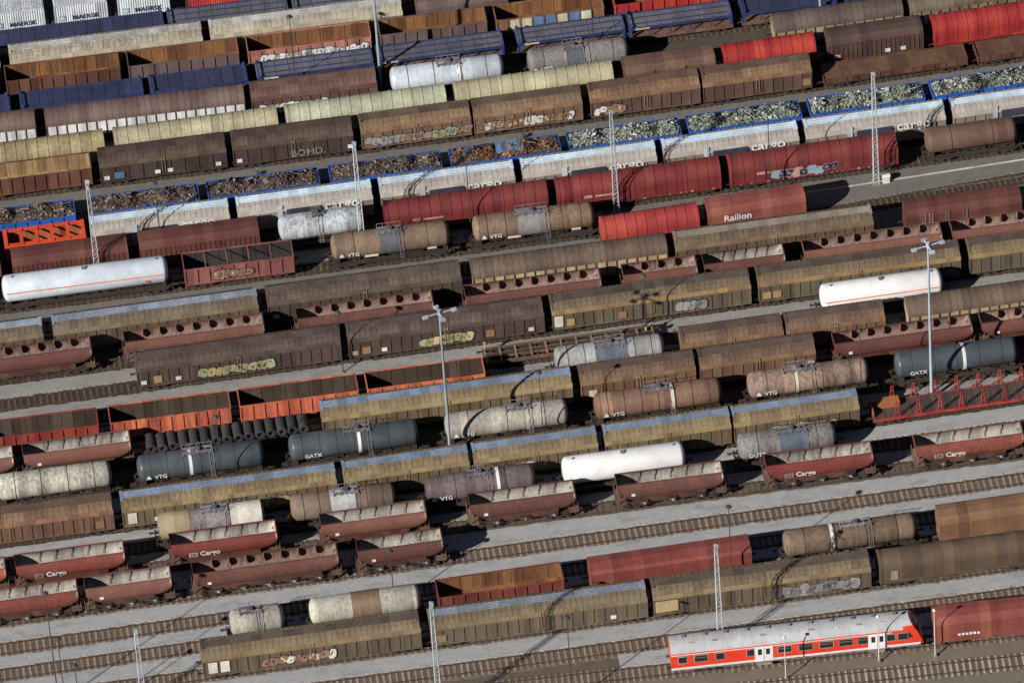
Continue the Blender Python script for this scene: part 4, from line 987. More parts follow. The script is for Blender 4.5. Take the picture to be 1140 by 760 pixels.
def heap(t, L, z, name, mat, amp, w=1.38):
    h = L/2-.06; nx = int(L/.4); ny = 8; b = MB(); rr = random.Random(L+z)
    vs = [(-h+2*h*i/nx, -w+2*w*j/ny, z+(rr.uniform(-amp, amp) if 0 < i < nx and 0 < j < ny else 0)) for i in range(nx+1) for j in range(ny+1)]
    b.add(vs, [(i*(ny+1)+j, (i+1)*(ny+1)+j, (i+1)*(ny+1)+j+1, i*(ny+1)+j+1) for i in range(nx) for j in range(ny)], 0, True)
    part(name, (b, mat), t)
def LOw(t, L, o):
    h = L/2; b = MB()
    for s in (-1, 1):
        b.box(-h, h, min(s*1.45, s*1.39), max(s*1.45, s*1.39), 1.0, 1.75)
        for i in range(14): x = -h+.1+(L-.2)*i/13; b.box(x-.04, x+.04, min(s*1.45, s*1.52), max(s*1.45, s*1.52), .95, 1.7)
        b.box(min(s*h, s*(h-.06)), max(s*h, s*(h-.06)), -1.39, 1.39, 1.0, 1.75)
    part('side_walls', (b, M('redbrown')), t)
    b = MB(); b.box(-h+.06, h-.06, -1.39, 1.39, 1.0, 1.35); part('deck', (b, M('rustdeck', (.15, .085, .055))), t)
    heap(t, L, 1.62, 'load_bed', M('rustdeck'), .05)
    running_gear(t, L)

def scrap(loc, rot, L, kind, label):
    rr = random.Random(str(loc[0])); sets = {'dark': ['sc_brown', 'sc_grey', 'sc_pale', 'sc_dark'], 'rust': ['sc_rust', 'sc_brown', 'sc_grey', 'sc_dark'], 'silver': ['sc_silver', 'sc_green', 'sc_white', 'sc_dark']}
    cols = {'sc_brown': (.15, .09, .065), 'sc_grey': (.15, .135, .12), 'sc_pale': (.30, .26, .23), 'sc_dark': (.05, .045, .045), 'sc_rust': (.34, .15, .06),
            'sc_silver': (.34, .36, .34), 'sc_green': (.20, .25, .18), 'sc_white': (.56, .58, .55)}
    names = sets[kind]; b = MB(); h = L/2-.25; n = int(L*210)
    for i in range(n):
        x = rr.uniform(-h, h); y = rr.uniform(-1.2, 1.2); crown = (1-(abs(y)/1.35)**2)*(.45+.28*math.sin(x*1.3+L*7)+.12*math.sin(x*3.1))*min(1, (h-abs(x))/1.0+.3)
        z = 2.55+crown*rr.uniform(.5, 1.15)
        s = rr.uniform(.03, .12)*rr.choice((1, 1, 1.8)); l = rr.uniform(.06, .32)*rr.choice((1, 1, 1, 2.4))
        mt = Matrix.Rotation(rr.uniform(0, 6.28), 3, 'Z') @ Matrix.Rotation(rr.uniform(-1, 1), 3, 'X') @ Matrix.Rotation(rr.uniform(-1, 1), 3, 'Y')
        vs = []
        for dx in (-l/2, l/2):
            for dy in (-s, s):
                for dz in (-.02, s*.3): vs.append(Vector((x, y, z)) + mt @ Vector((dx*rr.uniform(.7, 1.2), dy*rr.uniform(.6, 1.3), dz)))
        b.add(vs, [(0, 1, 3, 2), (4, 6, 7, 5), (0, 4, 5, 1), (2, 3, 7, 6), (0, 2, 6, 4), (1, 5, 7, 3)], rr.choices(range(4), (3, 3, 1.2, 1.8))[0])
    for i in range(int(L*1.6)):      # a few large sheets, beams and pipes on top
        x = rr.uniform(-h+.6, h-.6); y = rr.uniform(-.9, .9); z = 2.75+(1-(abs(y)/1.35)**2)*.55
        if i % 2: 
            a = rr.uniform(-.5, .5)+(1.57 if rr.random() < .3 else 0); l = rr.uniform(.5, 1.2)
            if abs(a) > 1: l = .5
            d = Vector((math.cos(a)*l, math.sin(a)*l*.6, rr.uniform(-.15, .15))); b.cyl(Vector((x, y*.6, z))-d*.5, Vector((x, y*.6, z))+d*.5, rr.uniform(.04, .09), n=6, mi=rr.randrange(3))
        else:
            q = [Vector((x+rr.uniform(-.5, .5), y+rr.uniform(-.25, .25), z+rr.uniform(-.12, .15))) for _ in range(4)]
            b.add(q+[v-Vector((0, 0, .02)) for v in q], [(0, 1, 2, 3), (7, 6, 5, 4)], rr.randrange(3))
    # core of the heap
    nx, ny = int(L/.5), 8
    vs = [(-h+2*h*i/nx, -1.3+2.6*j/ny, 2.3+(.5*(1-((j/ny-.5)*2)**2))+rr.uniform(-.1, .1)) for i in range(nx+1) for j in range(ny+1)]
    b.add(vs, [(i*(ny+1)+j, (i+1)*(ny+1)+j, (i+1)*(ny+1)+j+1, i*(ny+1)+j+1) for i in range(nx) for j in range(ny)], 3)
    o = bpy.data.objects.new('scrap_metal', b.mesh('scrap_metal', [M(n_, cols[n_]) for n_ in names]))
    o.location = loc; o.rotation_euler = (0, 0, rot); link(o); o['kind'] = 'stuff'; o['label'] = label; o['category'] = 'scrap'

def Pw(t, L, o, typ):
    """open ore hopper: curved trough with rounded ends"""
    h = L/2; c = o.get('col', 'hopper'); top = 3.55; W = 1.5; Wt = .64*1.5
    inner = 'pale' if typ == 'P2' else 'hopper_in'
    prof = [(.64, 0), (.80, -.28), (.94, -.62), (1.0, -1.0), (.98, -1.35), (.84, -1.75), (.5, -2.05), (0, -2.1)]   # (fraction of W, z below top)
    full = [(y*W, z) for y, z in prof]+[(-y*W, z) for y, z in prof[-2::-1]]
    re = 1.6; xs = [-h]
    ts = [0, .04, .12, .25, .42, .62, .82, 1]
    st = [(-h+re*q) for q in ts]; st = st+[-x for x in st[::-1]]
    def depth(x):
        d = min(h-abs(x), re)/re
        return .42+.58*math.sqrt(max(0, 1-(1-d)**2)) if x > 0 else .5+.5*min(1, (d*1.3))
    def skin(inset, mi, b, flip):
        vs = []; n = len(full)
        for x in st:
            k = depth(x); xi = x*(1-inset/h)
            for y, z in full: vs.append((xi, y*(1-inset/W), top+z*k*(1-inset*.35)+(inset*.3 if z < -.1 else 0)))
        fs = [(j*n+i, j*n+i+1, (j+1)*n+i+1, (j+1)*n+i) for j in range(len(st)-1) for i in range(n-1)]
        if flip: fs = [f[::-1] for f in fs]
        b.add(vs, fs, 0, False)
        for j, fl in ((0, True), (len(st)-1, False)):
            f = list(range(n)); 
            if fl != flip: f = f[::-1]
            b.add(vs[j*n:(j+1)*n], [f], 0)
    def outer():
        b = MB(); skin(0, 0, b, False)
        for s in (-1, 1): b.box(-h, h, s*Wt-.04, s*Wt+.04, top-.05, top+.05)
        for s in (-1, 1): b.box(min(s*h, s*(h+.05)), max(s*h, s*(h+.05)), -Wt, Wt, top-.1, top+.04)
        return b.mesh('hopper_body', M(c))
    part('hopper_body', cached(('P', c, round(L, 1), typ), outer), t)
    def inn():
        b = MB(); skin(.06, 1, b, True); return b.mesh('inner_lining', M(inner, PAL.get(inner, (.36, .25, .21))))
    part('inner_lining', cached(('Pi', inner, round(L, 1)), inn), t)
    if typ == 'P1':
        n = o.get('n', 7 if L > 13 else 3)
        for i in range(n):
            x = -h+L*(i+1.15)/(n+1.35); b = MB()
            q = [(Wt*.96, -.03), (Wt*.86, -.15), (Wt*.78, -.45), (Wt*.78, -.8), (Wt*.95, -1.15), (Wt*1.2, -1.3), (W*.95, -.95), (W*.88, -.6), (W*.76, -.28)]
            b.prism([(y, top+z) for y, z in q], x-.05, x+.05)
            part('brace', (b, M('hopbrace', (.28, .13, .11))), t)
    else:
        n = o.get('n', 5)
        for i in range(n):
            x = -h+1.6+(L-2.6)*(i+.6)/(n+.2); b = MB()      # bent brace rods running down the inside
            q = [(0, -Wt*.9, -.05), (.05, -Wt*.3, -.05), (.0, Wt*.3, -.08), (-.02, Wt*.95, -.1), (.14, W*.83, -.45), (.16, W*.9, -.8), (-.05, W*.86, -1.2), (-.12, W*.7, -1.6)]
            for p0, p1 in zip(q[3:], q[4:]): b.cyl((x+p0[0], p0[1], top+p0[2]), (x+p1[0], p1[1], top+p1[2]), .038, n=6)
            part('brace_rod', (b, M('maroon')), t)
    # end platforms, struts, sloped bolsters
    for s in (-1, 1):
        b = MB(); b.box(s*(h-.3)-.55, s*(h-.3)+.55, -1.3, 1.3, 1.0, 1.08)
        for y in (-1.15, 1.15): b.bar((s*(h-.05), y, 1.1), (s*(h-.35), y*.8, 2.7), .07)
        b.bar((s*(h+.2), -1.25, 1.1), (s*(h+.2), -1.25, 2.0), .05); b.bar((s*(h+.2), 1.25, 1.1), (s*(h+.2), 1.25, 2.0), .05); b.bar((s*(h+.2), -1.25, 2.0), (s*(h+.2), 1.25, 2.0), .05)
        b.cyl((s*(h-.2), -.3, 1.5), (s*(h-.2), .6, 1.5), .25, n=8)
        part('end_platform', (b, M('skel')), t)
    b = MB(); b.prism([(-1.1, 1.0), (-1.25, 1.75), (1.25, 1.75), (1.1, 1.0)], -h+1.9, h-1.9)
    part('chute_frame', (b, M('redbrown')), t)
    if o.get('chutes'):
        n = 3 if L < 13 else 5
        for i in range(n):
            x = -h+L*(i+.85)/(n+.7); b = MB(); b.box(x-.5, x+.5, -1.4, -1.26, .95, 1.5)
            ch = part('discharge_chute', (b, M('chassis')), t)
            b = MB(); b.cyl((x+.15, -1.44, 1.1), (x+.15, -1.5, 1.1), .16, n=10); b.bar((x-.25, -1.46, 1.25), (x+.3, -1.46, 1.0), .05); part('handwheel', (b, M('pale')), ch)
    if o.get('txt'):
        lettering(t, o['txt'], -h+.36*L, 2.15, .85, 'white', -W-.05)
        b = MB(); b.box(-h+.16*L, -h+.16*L+.95, -W-.05, -W-.03, 2.1, 2.65); part('emblem', (b, M('pale')), t)
        part('emblem', text_mesh('DB', .5, M('maroon')), t, (-h+.16*L+.47, -W-.06, 2.2))
    else:
        b = MB(); b.box(-h+1.4, -h+1.8, -W-.05, -W+.01, 2.35, 2.65); part('placard', (b, M('white')), t)
    running_gear(t, L)

def autow(t, L, o):
    """double deck car carrier, empty"""
    h = L/2; blue = M('autoblue'); gm = M('autogrey'); mode = o.get('open', 0)
    if mode == 0: gm = M('autobright' if L > 8 and False else 'autodeck', (.04, .05, .115))
    b = MB()
    b.box(-h, h, -1.35, 1.35, 2.42, 2.48)
    for i in range(int(L/1.5)): x = -h+.6+i*1.5; b.box(x, x+.1, -1.34, 1.34, 2.48, 2.52)
    part('upper_deck', (b, gm), t)
    b = MB()
    for s in (-1, 1):
        b.box(-h, h, min(s*1.35, s*1.48), max(s*1.35, s*1.48), 2.3, 2.62)
    for i in range(int(L/2)+1):
        x = -h+.1+(L-.2)*i/int(L/2)
        for s in (-1, 1): b.box(x-.08, x+.08, min(s*1.36, s*1.45), max(s*1.36, s*1.45), 1.1, 2.3)
    if mode:
        for y in (-.55, .5): b.box(-h+.4, h-.4, y-.06, y+.06, 2.48, 2.56)
    part('upper_frame', (b, blue), t)
    b = MB(); b.box(-h, h, -1.42, 1.42, .95, 1.12); part('lower_deck', (b, M('skel')), t)
    b = MB(); b.box(-h, h, -1.46, -1.42, .85, 1.35); b.box(-h, h, 1.42, 1.46, .85, 1.35); part('side_sill', (b, M('brown')), t)
    b = MB()
    for s in (-1, 1):
        for y in (-1.35, 1.35): b.box(s*(h-.25)-.15, s*(h-.25)+.15, y-.1, y+.1, 1.1, 2.95)
        b.bar((s*(h-.2), -1.35, 2.9), (s*(h-.2), 1.35, 2.9), .1)
    part('end_frame', (b, M('autobright')), t)
    if mode:
        b = MB(); b.box(-h+.8, -h+2.4, -1.52, -1.49, 2.35, 2.55); part('marking_stripe', (b, M('creamp')), t)
    running_gear(t, L)

def cont(t, L, o):
    c = o['col']; h = L/2
    b = MB(); b.box(-h-.4, h+.4, -1.3, 1.3, .85, 1.1); part('deck', (b, M('chassis')), t)
    running_gear(t, L+.8)
def container(loc, rot, L, o, label):
    c = o['col']; h = L/2; T_ = thing('shipping_container', loc, rot, label, 'container', 'containers in the top row')
    b = MB(); n = round(L/.28); vs = []
    prof = []
    for i in range(n):
        x0 = -h+.1+(L-.2)*i/n; d = (L-.2)/n
        prof += [(x0, 0), (x0+d*.3, 0), (x0+d*.5, .06), (x0+d*.8, .06)]
    prof.append((h-.1, 0))
    for s in (-1, 1):
        vs = []
        for x, q in prof: vs += [(x, s*(1.2-q), .12), (x, s*(1.2-q), 2.48)]
        b.add(vs, [(2*i, 2*i+2, 2*i+3, 2*i+1) for i in range(len(prof)-1)])
    b.box(-h+.02, h-.02, -1.13, 1.13, .1, 2.52)
    part('walls', (b, M(c)), T_)
    b = MB()
    for s in (-1, 1):
        for e in (-1, 1): b.box(e*(h-.06)-.07, e*(h-.06)+.07, s*1.17-.06, s*1.17+.06, 0, 2.6)
        b.box(-h, h, s*1.2-.03, s*1.2+.03, .0, .13); b.box(-h, h, s*1.2-.03, s*1.2+.03, 2.48, 2.6)
    part('frame', (b, M(c)), T_)
    b = MB(); n = round(L/.3)
    b.box(-h+.12, h-.12, -1.16, 1.16, 2.525, 2.56)
    for i in range(n): x = -h+.2+(L-.4)*i/(n-1); b.box(x-.06, x+.06, -1.1, 1.1, 2.56, 2.585)
    part('roof', (b, M(c)), T_)
    if o.get('txt'):
        lettering(T_, o['txt'], .5, .45, .85, 'ink', -1.24)
        b = MB(); b.box(-h+.45, -h+1.25, -1.24, -1.2, .35, 1.15); part('emblem', (b, M('skyblue')), T_)
        vs = []
        for i in range(14):
            a = math.pi*2*i/14+.1; q = .36 if i % 2 == 0 else .13; vs.append((-h+.85+math.cos(a)*q, -1.25, .75+math.sin(a)*q))
        b = MB(); b.add(vs, [list(range(14))]); part('emblem', (b, M('white')), T_)
def Kw(t, L, o):
    h = L/2; b = MB(); b.box(-h, h, -1.4, 1.4, .95, 1.2)
    for i in range(16): x = -h+.5+(L-1)*i/15; b.prism([(-1.3, 1.2), (-1.3, 1.42), (1.3, 1.42), (1.3, 1.2)], x-.12, x+.12)
    part('deck', (b, M('chassis')), t); running_gear(t, L)
def coils(x0, x1, k):
    n = 15; b = MB(); r = .58
    for q in range(26):
        a = 2*math.pi*q/26
    def coil():
        b = MB(); nn = 26; vs = []; rings = [(-1.05, .26), (-1.05, r-.04), (-1.0, r), (-.5, r*.985), (0, r), (.5, r*.985), (1.0, r), (1.05, r-.04), (1.05, .26)]
        for y, q in rings:
            for i in range(nn):
                a = 2*math.pi*i/nn; vs.append((q*math.cos(a), y, r+q*math.sin(a)))
        m_ = len(rings)
        b.add(vs, [(j*nn+i, j*nn+(i+1) % nn, ((j+1) % m_)*nn+(i+1) % nn, ((j+1) % m_)*nn+i) for j in range(m_) for i in range(nn)], 0, False)
        for yy in (-.45, .45): b.cyl((0, yy-.03, r), (0, yy+.03, r), r+.012, n=26, caps=True)
        return b.mesh('steel_coil', M('steelblack'))
    me = coil(); L = x1-x0
    names = 'first second third fourth fifth sixth seventh eighth ninth tenth eleventh twelfth thirteenth fourteenth fifteenth'.split()
    for i in range(n):
        x = x0+.9+(L-1.8)*i/(n-1); o = bpy.data.objects.new('steel_coil', me); link(o)
        rr = random.Random(i); o.location = (x, trY(k, x)+rr.uniform(-.08, .08), Z0+1.43); o.rotation_euler = (0, trA(k, x)*0, trA(k, x)+rr.uniform(-.03, .03))
        o['label'] = f'black steel coil on the flat wagon, {names[i]} from the left'; o['category'] = 'steel coil'; o['group'] = 'black steel coils on the flat wagon'
def SKw(t, L, o):
    h = L/2; b = MB()
    for s in (-1, 1): b.box(-h, h, s*1.15-.1, s*1.15+.1, .8, 1.15); b.box(-h, h, s*.3-.06, s*.3+.06, .85, 1.1)
    part('long_beams', (b, M('skel')), t)
    b = MB(); n = 11
    for i in range(n+1): x = -h+.2+(L-.4)*i/n; b.box(x-.1, x+.1, -1.05, 1.05, .9, 1.12)
    part('cross_beams', (b, M('skelpale', (.30, .20, .15))), t)
    for s in (-1, 1):
        for y in (-1, 1):
            b = MB(); x = -h+.3 if s < 0 else h-.3
            b.box(x-.12, x+.12, y*1.2-.1, y*1.2+.1, 1.15, 2.0 if s < 0 else 1.3); part('corner_post', (b, M('yellowish')), t)
    running_gear(t, L, buf=True)
def STw(t, L, o):
    h = L/2; b = MB(); b.box(-h, h, -1.4, 1.4, .98, 1.14)
    for i in range(20): x = -h+.3+(L-.6)*i/19; b.box(x-.15, x+.15, -1.35, 1.35, 1.14, 1.18)
    part('deck', (b, M('deckwood')), t)
    b = MB()
    for s in (-1, 1): b.box(-h, h, min(s*1.4, s*1.5), max(s*1.4, s*1.5), .85, 1.2)
    part('side_sill', (b, M('stake')), t)
    b = MB(); b.prism([(-1.1, 1.18), (-1.1, 2.0), (1.1, 2.0), (1.1, 1.18)], -h+.05, -h+.15); b.box(-h+.7, -h+3.2, .2, 1.3, 1.18, 1.8)
    part('bulkhead', (b, M('stakeorange')), t)
    n = max(6, int(L/2.45))
    for i in range(n):
        x = -h+2.6+2.35*i
        if x > h-.4: break
        for s in (-1, 1):
            b = MB()
            for d in (-1, 1): b.bar((x+d*.26, s*1.42, 1.15), (x+d*.09, s*1.32, 3.15), .11)
            b.bar((x-.24, s*1.38, 1.8), (x+.24, s*1.38, 1.8), .09); b.bar((x-.15, s*1.34, 2.5), (x+.15, s*1.34, 2.5), .09)
            b.box(x-.45, x+.45, min(s*1.35, s*1.52), max(s*1.35, s*1.52), 1.12, 1.28); b.box(x-.13, x+.13, s*1.32-.07, s*1.32+.07, 3.1, 3.2)
            part('stake', (b, M('stake')), t)
    running_gear(t, L)

def train(t, L, o):
    h = L/2; W = 1.41
    def cs(w0=1.0, tp=4.05, inset=0):   # body section, from +y sill over the roof to -y sill
        return [(W*.97, 1.0), (W, 1.3), (W, 2.75), (W*.97, 3.2), (W*.86, 3.55), (W*.68, 3.82), (W*.4, 3.98), (0, 4.05),
                (-W*.4, 3.98), (-W*.68, 3.82), (-W*.86, 3.55), (-W*.97, 3.2), (-W, 2.75), (-W, 1.3), (-W*.97, 1.0)]
    sec = cs(); n = len(sec)
    # stations: straight body, then the cab slopes down at the right end
    def cabz(z, q):      # q 0..1 towards the nose
        return z
    xe = h-2.2
    b = MB()
    b.add([(x, y, z) for x in (-h, xe) for y, z in sec], [(i, i+1, n+i+1, n+i) for i in (0, 1, 2, 11, 12, 13)])
    b.add([(-h, y, z) for y, z in sec], [list(range(n))])
    # nose: lower body goes to h, upper slopes back (windscreen)
    def nose_x(z): return h-.15-max(0, (z-1.9))*.62
    vs = [(xe, y, z) for y, z in sec]+[(min(h-.15, nose_x(z)), y*.93, z) for y, z in sec]
    b.add(vs, [(i, i+1, n+i+1, n+i) for i in (0, 1, 2, 3, 10, 11, 12, 13)])
    b.add([(min(h-.15, nose_x(z)), y*.93, z) for y, z in sec], [[0, 1, 2, 3, 4, 5, 9, 10, 11, 12, 13, 14][::-1]])
    part('body', (b, M('trainred')), t)
    b = MB()
    b.add([(x, y, z) for x in (-h-.005, xe) for y, z in sec[3:12]], [(i, i+1, 9+i+1, 9+i) for i in range(8)], 0, True)
    vs = [(xe, y, z) for y, z in sec[4:11]]+[(nose_x(z), y*.93, z+.004) for y, z in sec[4:11]]
    b.add(vs, [(i, i+1, 7+i+1, 7+i) for i in range(6)], 0, True)
    b.add([(nose_x(z)+.004, y*.93, z) for y, z in sec[5:10]], [list(range(5))[::-1]])
    for i in range(24):
        x = -h+.5+i*(L-3.4)/23; b.prism([(y*1.004, z+.012) for y, z in sec[3:12]]+[(y*.97, z-.02) for y, z in sec[11:2:-1]], x-.02, x+.02)
    part('roof', (b, M('roofgrey')), t)
    b = MB(); rr = random.Random(5)
    for i in range(11):
        x = -h+1.5+i*2.2; b.box(x-.2, x+.2, .15, .45, 4.0, 4.16)
    for i in range(9):
        x = -h+2.2+i*2.5; b.box(x-.3, x+.3, -.72, -.42, 3.88, 3.99, 1 if i % 2 else 2)
    part('roof_vent', (b, [M('grey'), M('pinkish'), M('whitepatch')]), t)
    # lines and skirts
    b = MB(); 
    for s in (-1, 1):
        b.box(-h, h-.4, min(s*W, s*(W+.02)), max(s*W, s*(W+.02)), 1.05, 1.3)
        b.box(-h, h-3.4, min(s*W*.99, s*(W+.015)), max(s*W*.99, s*(W+.015)), 2.98, 3.06)
    b.box(h-.5, h-.12, -W*.9, W*.9, 1.02, 1.28)
    part('white_stripe', (b, M('trainwhite')), t)
    k = h/13.2
    def win(x, w, z0=1.95, z1=2.75, name='window'):
        for s in (-1, 1):
            b = MB(); b.box(x-w/2-.09, x+w/2+.09, min(s*(W-.02), s*(W+.02)), max(s*(W-.02), s*(W+.02)), z0-.09, z1+.09)
            f = part(name, (b, M('pale' if name == 'window' else 'ink')), t)
            if w > 1: b = MB(); b.box(x-w/2, x+w/2, min(s*(W+.03), s*(W+.042)), max(s*(W+.03), s*(W+.042)), z0+.52, z0+.57); part('vent_bar', (b, M('pale')), f)
            b = MB(); b.box(x-w/2, x+w/2, min(s*(W+.01), s*(W+.032)), max(s*(W+.01), s*(W+.032)), z0, z1); part('pane', (b, glassmat()), f)
    # photo: windows left to right as fractions of the length
    for fr, w in ((.05, 1.1), (.125, 1.75), (.20, 1.0), (.345, .75), (.495, 1.6), (.565, 1.6), (.635, 1.6), (.43+.0, 0)):
        pass
    fr = [(.052, .95), (.135, 1.6), (.225, .95), (.36, .7), (.555, 1.55), (.62+.03, 1.5), (.74, 1.5)]
    px = [132, 230, 335, 495, 725, 845, 965, 1088]      # window centres along the side in the photo's close-up, doors apart
    W1 = [(.032, .85), (.105, 1.35), (.18, .85), (.30, .7), (.435, 1.35), (.518, 1.35), (.60, 1.35), (.677, 1.35), (.752, 1.35), (.83, .0), (.925, 0)]
    for f_, w in W1:
        if w: win(-h+L*f_+ .35, w)
    win(-h+L*.868, .8); win(-h+L*.915, .95)
    for f_ in (.366, .814):
        x = -h+L*f_
        for s in (-1, 1):
            b = MB(); b.box(x-.95, x+.95, min(s*(W-.01), s*(W+.035)), max(s*(W-.01), s*(W+.035)), 1.02, 3.02); d = part('door', (b, M('trainwhite')), t)
            b = MB(); b.box(x-.02, x+.02, min(s*(W+.03), s*(W+.045)), max(s*(W+.03), s*(W+.045)), 1.05, 3.0); part('seam', (b, M('dkgrey')), d)
            for q in (-.42, .42):
                b = MB(); b.box(x+q-.2, x+q+.2, min(s*(W+.03), s*(W+.05)), max(s*(W+.03), s*(W+.05)), 1.95, 2.75); part('pane', (b, glassmat()), d)
            b = MB(); b.box(x-.8, x+.8, min(s*(W-.2), s*(W+.1)), max(s*(W-.2), s*(W+.1)), .55, .62); part('step', (b, M('pale')), d)
    # cab side window and windscreen
    for s in (-1, 1):
        b = MB(); b.add([(h-2.0, s*(W+.02), 2.1), (h-1.15, s*(W*.985), 2.1), (h-1.55, s*(W*.985), 2.75), (h-2.0, s*(W+.02), 2.75)], [(0, 1, 2, 3)]); part('cab_window', (b, glassmat()), t)
    zz0, zz1 = 2.35, 3.15
    b = MB(); b.add([(nose_x(zz0)+.03, -1.1, zz0), (nose_x(zz0)+.03, 1.1, zz0), (nose_x(zz1)+.03, .95, zz1), (nose_x(zz1)+.03, -.95, zz1)], [(0, 1, 2, 3)]); part('windscreen', (b, glassmat()), t)
    b = MB(); b.box(-h+.2, h-.6, -1.25, 1.25, .7, 1.0); part('skirt', (b, M('mauvegrey')), t)
    for x in (-.9, .9): 
        b = MB(); b.cyl((h-.16, x, 1.45), (h-.1, x, 1.45), .13, n=10); part('headlight', (b, M('white')), t)
    running_gear(t, L-.6, bog=3.2)

CAT = {'H': ('sliding_wall_wagon', 'sliding-wall wagons'), 'HF': ('round_roof_wagon', 'round-roofed wagons'), 'G': ('hood_wagon', 'hooded wagons'), 'B': ('covered_wagon', 'plain covered wagons'),
       'T': ('tank_wagon', 'tank wagons'), 'O': ('open_wagon', 'open gondolas'), 'S': ('open_wagon', 'scrap-laden open wagons'), 'LO': ('low_open_wagon', None), 'P1': ('hopper_wagon', 'ore hoppers'),
       'P2': ('hopper_wagon', 'ore hoppers'), 'auto': ('car_carrier_wagon', 'blue car carriers'), 'cont': ('flat_wagon', 'flat wagons under the containers'), 'K': ('flat_wagon', None), 'SK': ('flat_wagon', None),
       'ST': ('stake_wagon', None), 'OR': ('open_wagon', None), 'TRAIN': ('passenger_coach', None)}
CATN = {'TRAIN': 'passenger coach', 'T': 'tank wagon', 'P1': 'hopper wagon', 'P2': 'hopper wagon', 'auto': 'car carrier', 'K': 'flat wagon', 'SK': 'flat wagon', 'cont': 'flat wagon', 'ST': 'flat wagon'}
BIG = {}
for row, x0, x1, typ, label, o in WAGONS:
    xm = (x0+x1)/2; L = x1-x0; loc = (xm, trY(row, xm), Z0); rot = trA(row, xm)
    nm, grp = CAT[typ]
    if grp and typ in ('H', 'HF', 'G', 'B', 'T', 'O', 'S', 'P1', 'P2', 'auto', 'cont'): pass
    lab = label
    if typ == 'cont':
        clab = label
        lab = 'flat wagon under the ' + clab.replace(' on a flat wagon', '').replace('long ', '').replace(' at the top edge', '').replace(' beside a dark gap', ' by the gap')
    t = thing(nm, loc, rot, lab, CATN.get(typ, 'freight wagon'), grp)
    if typ == 'H': H(t, L, o)
    elif typ == 'HF': HF(t, L, o)
    elif typ == 'G': Gw(t, L, o)
    elif typ == 'B': Bw(t, L, o)
    elif typ == 'T': Tw(t, L, o)
    elif typ == 'O': Ow(t, L, o)
    elif typ == 'S':
        Ow(t, L, dict(side='bluebright', inn='dkload2' if False else 'dkmetal'), top=2.65)
        scrap(loc, rot, L, o['load'], 'heap of ' + label.split('heaped with ')[1])
        if o['load'] == 'rust':
            b = MB(); rr = random.Random(4); vs = [(-1.5+i*.6, -.9+j*.5, 3.15+rr.uniform(-.1, .15)) for i in range(6) for j in range(5)]
            b.add(vs, [(i*5+j, (i+1)*5+j, (i+1)*5+j+1, i*5+j+1) for i in range(5) for j in range(4)])
            q = bpy.data.objects.new('tarpaulin', b.mesh('tarpaulin', M('skyblue2', (.14, .25, .42)))); q.location = (xm+.5, trY(row, xm), Z0); link(q)
            q['label'] = 'crumpled blue tarpaulin lying on the rusty scrap heap'; q['category'] = 'tarpaulin'
    elif typ == 'LO': LOw(t, L, o)
    elif typ in ('P1', 'P2'): Pw(t, L, o, typ)
    elif typ == 'auto': autow(t, L, o)
    elif typ == 'cont':
        cont(t, L, o); container((xm, trY(row, xm), Z0+1.105), rot, L, o, clab)
    elif typ == 'K': Kw(t, L, o); coils(x0, x1, row)
    elif typ == 'SK': SKw(t, L, o)
    elif typ == 'ST': STw(t, L, o)
    elif typ == 'OR':
        Ow(t, L, dict(side='vivid_orange', inn='olivegreen'), top=3.0)
        b = MB(); b.box(-L/2, L/2, -1.5, -1.0, 2.95, 3.12); b.box(-L/2, L/2, 1.1, 1.5, 2.95, 3.12); n = 5
        for i in range(n+1): x = -L/2+.2+(L-.4)*i/n; b.box(x-.2, x+.2, -1.5, 1.5, 3.12, 3.2)
        part('top_frame', (b, M('vivid_orange')), t)
    elif typ == 'TRAIN': train(t, L, o)

# ---------------- masts and lamp posts ----------------
def lattice(x, y, Hh, label):
    t = thing('catenary_mast', (x, y, 0), 0, label, 'catenary mast', 'pale lattice catenary masts')
    b = MB(); w0, w1 = .30, .15; n = int(Hh/.6)
    for sx in (-1, 1):
        for sy in (-1, 1): b.bar((sx*w0, sy*w0, .2), (sx*w1, sy*w1, Hh), .07)
    for i in range(n):
        za, zb = .2+(Hh-.2)*i/n, .2+(Hh-.2)*(i+1)/n; wa = w0+(w1-w0)*i/n; wb = w0+(w1-w0)*(i+1)/n
        s = 1 if i % 2 else -1
        for f in (-1, 1):
            b.bar((s*wa, f*wa, za), (-s*wb, f*wb, zb), .035); b.bar((f*wa, s*wa, za), (f*wb, -s*wb, zb), .035)
    part('lattice', (b, M('galv')), t)
    b = MB(); b.box(-.5, .5, -.5, .5, 0, .25); part('footing', (b, M('pale')), t)
    b = MB(); b.box(-w1-.08, w1+.08, -w1-.08, w1+.08, Hh, Hh+.12); b.bar((0, -.9, Hh-.4), (0, .9, Hh-.4), .09); part('cap', (b, M('galv')), t)
def flood(x, y, Hh, label):
    t = thing('floodlight_mast', (x, y, 0), R(12), label, 'floodlight mast', 'tall floodlight masts')
    b = MB(); b.cyl((0, 0, 0), (0, 0, Hh), .19, .10, n=12); part('pole', (b, M('floodblue')), t)
    b = MB(); b.bar((-1.6, 0, Hh-.3), (1.6, 0, Hh-.3), .14); b.bar((0, -1.1, Hh-.3), (0, 1.1, Hh-.3), .14); b.cyl((0, 0, Hh-.6), (0, 0, Hh+.15), .2, n=10)
    part('cross_arm', (b, M('floodblue')), t)
    for px, py in ((-1.6, 0), (1.6, 0), (0, -1.1), (0, 1.1)):
        b = MB(); b.prism([(-.2, -.18), (-.15, .08), (.15, .08), (.2, -.18)], -.27, .27)
        part('lamp_head', (b, M('floodblue')), t, (px, py, Hh-.3))
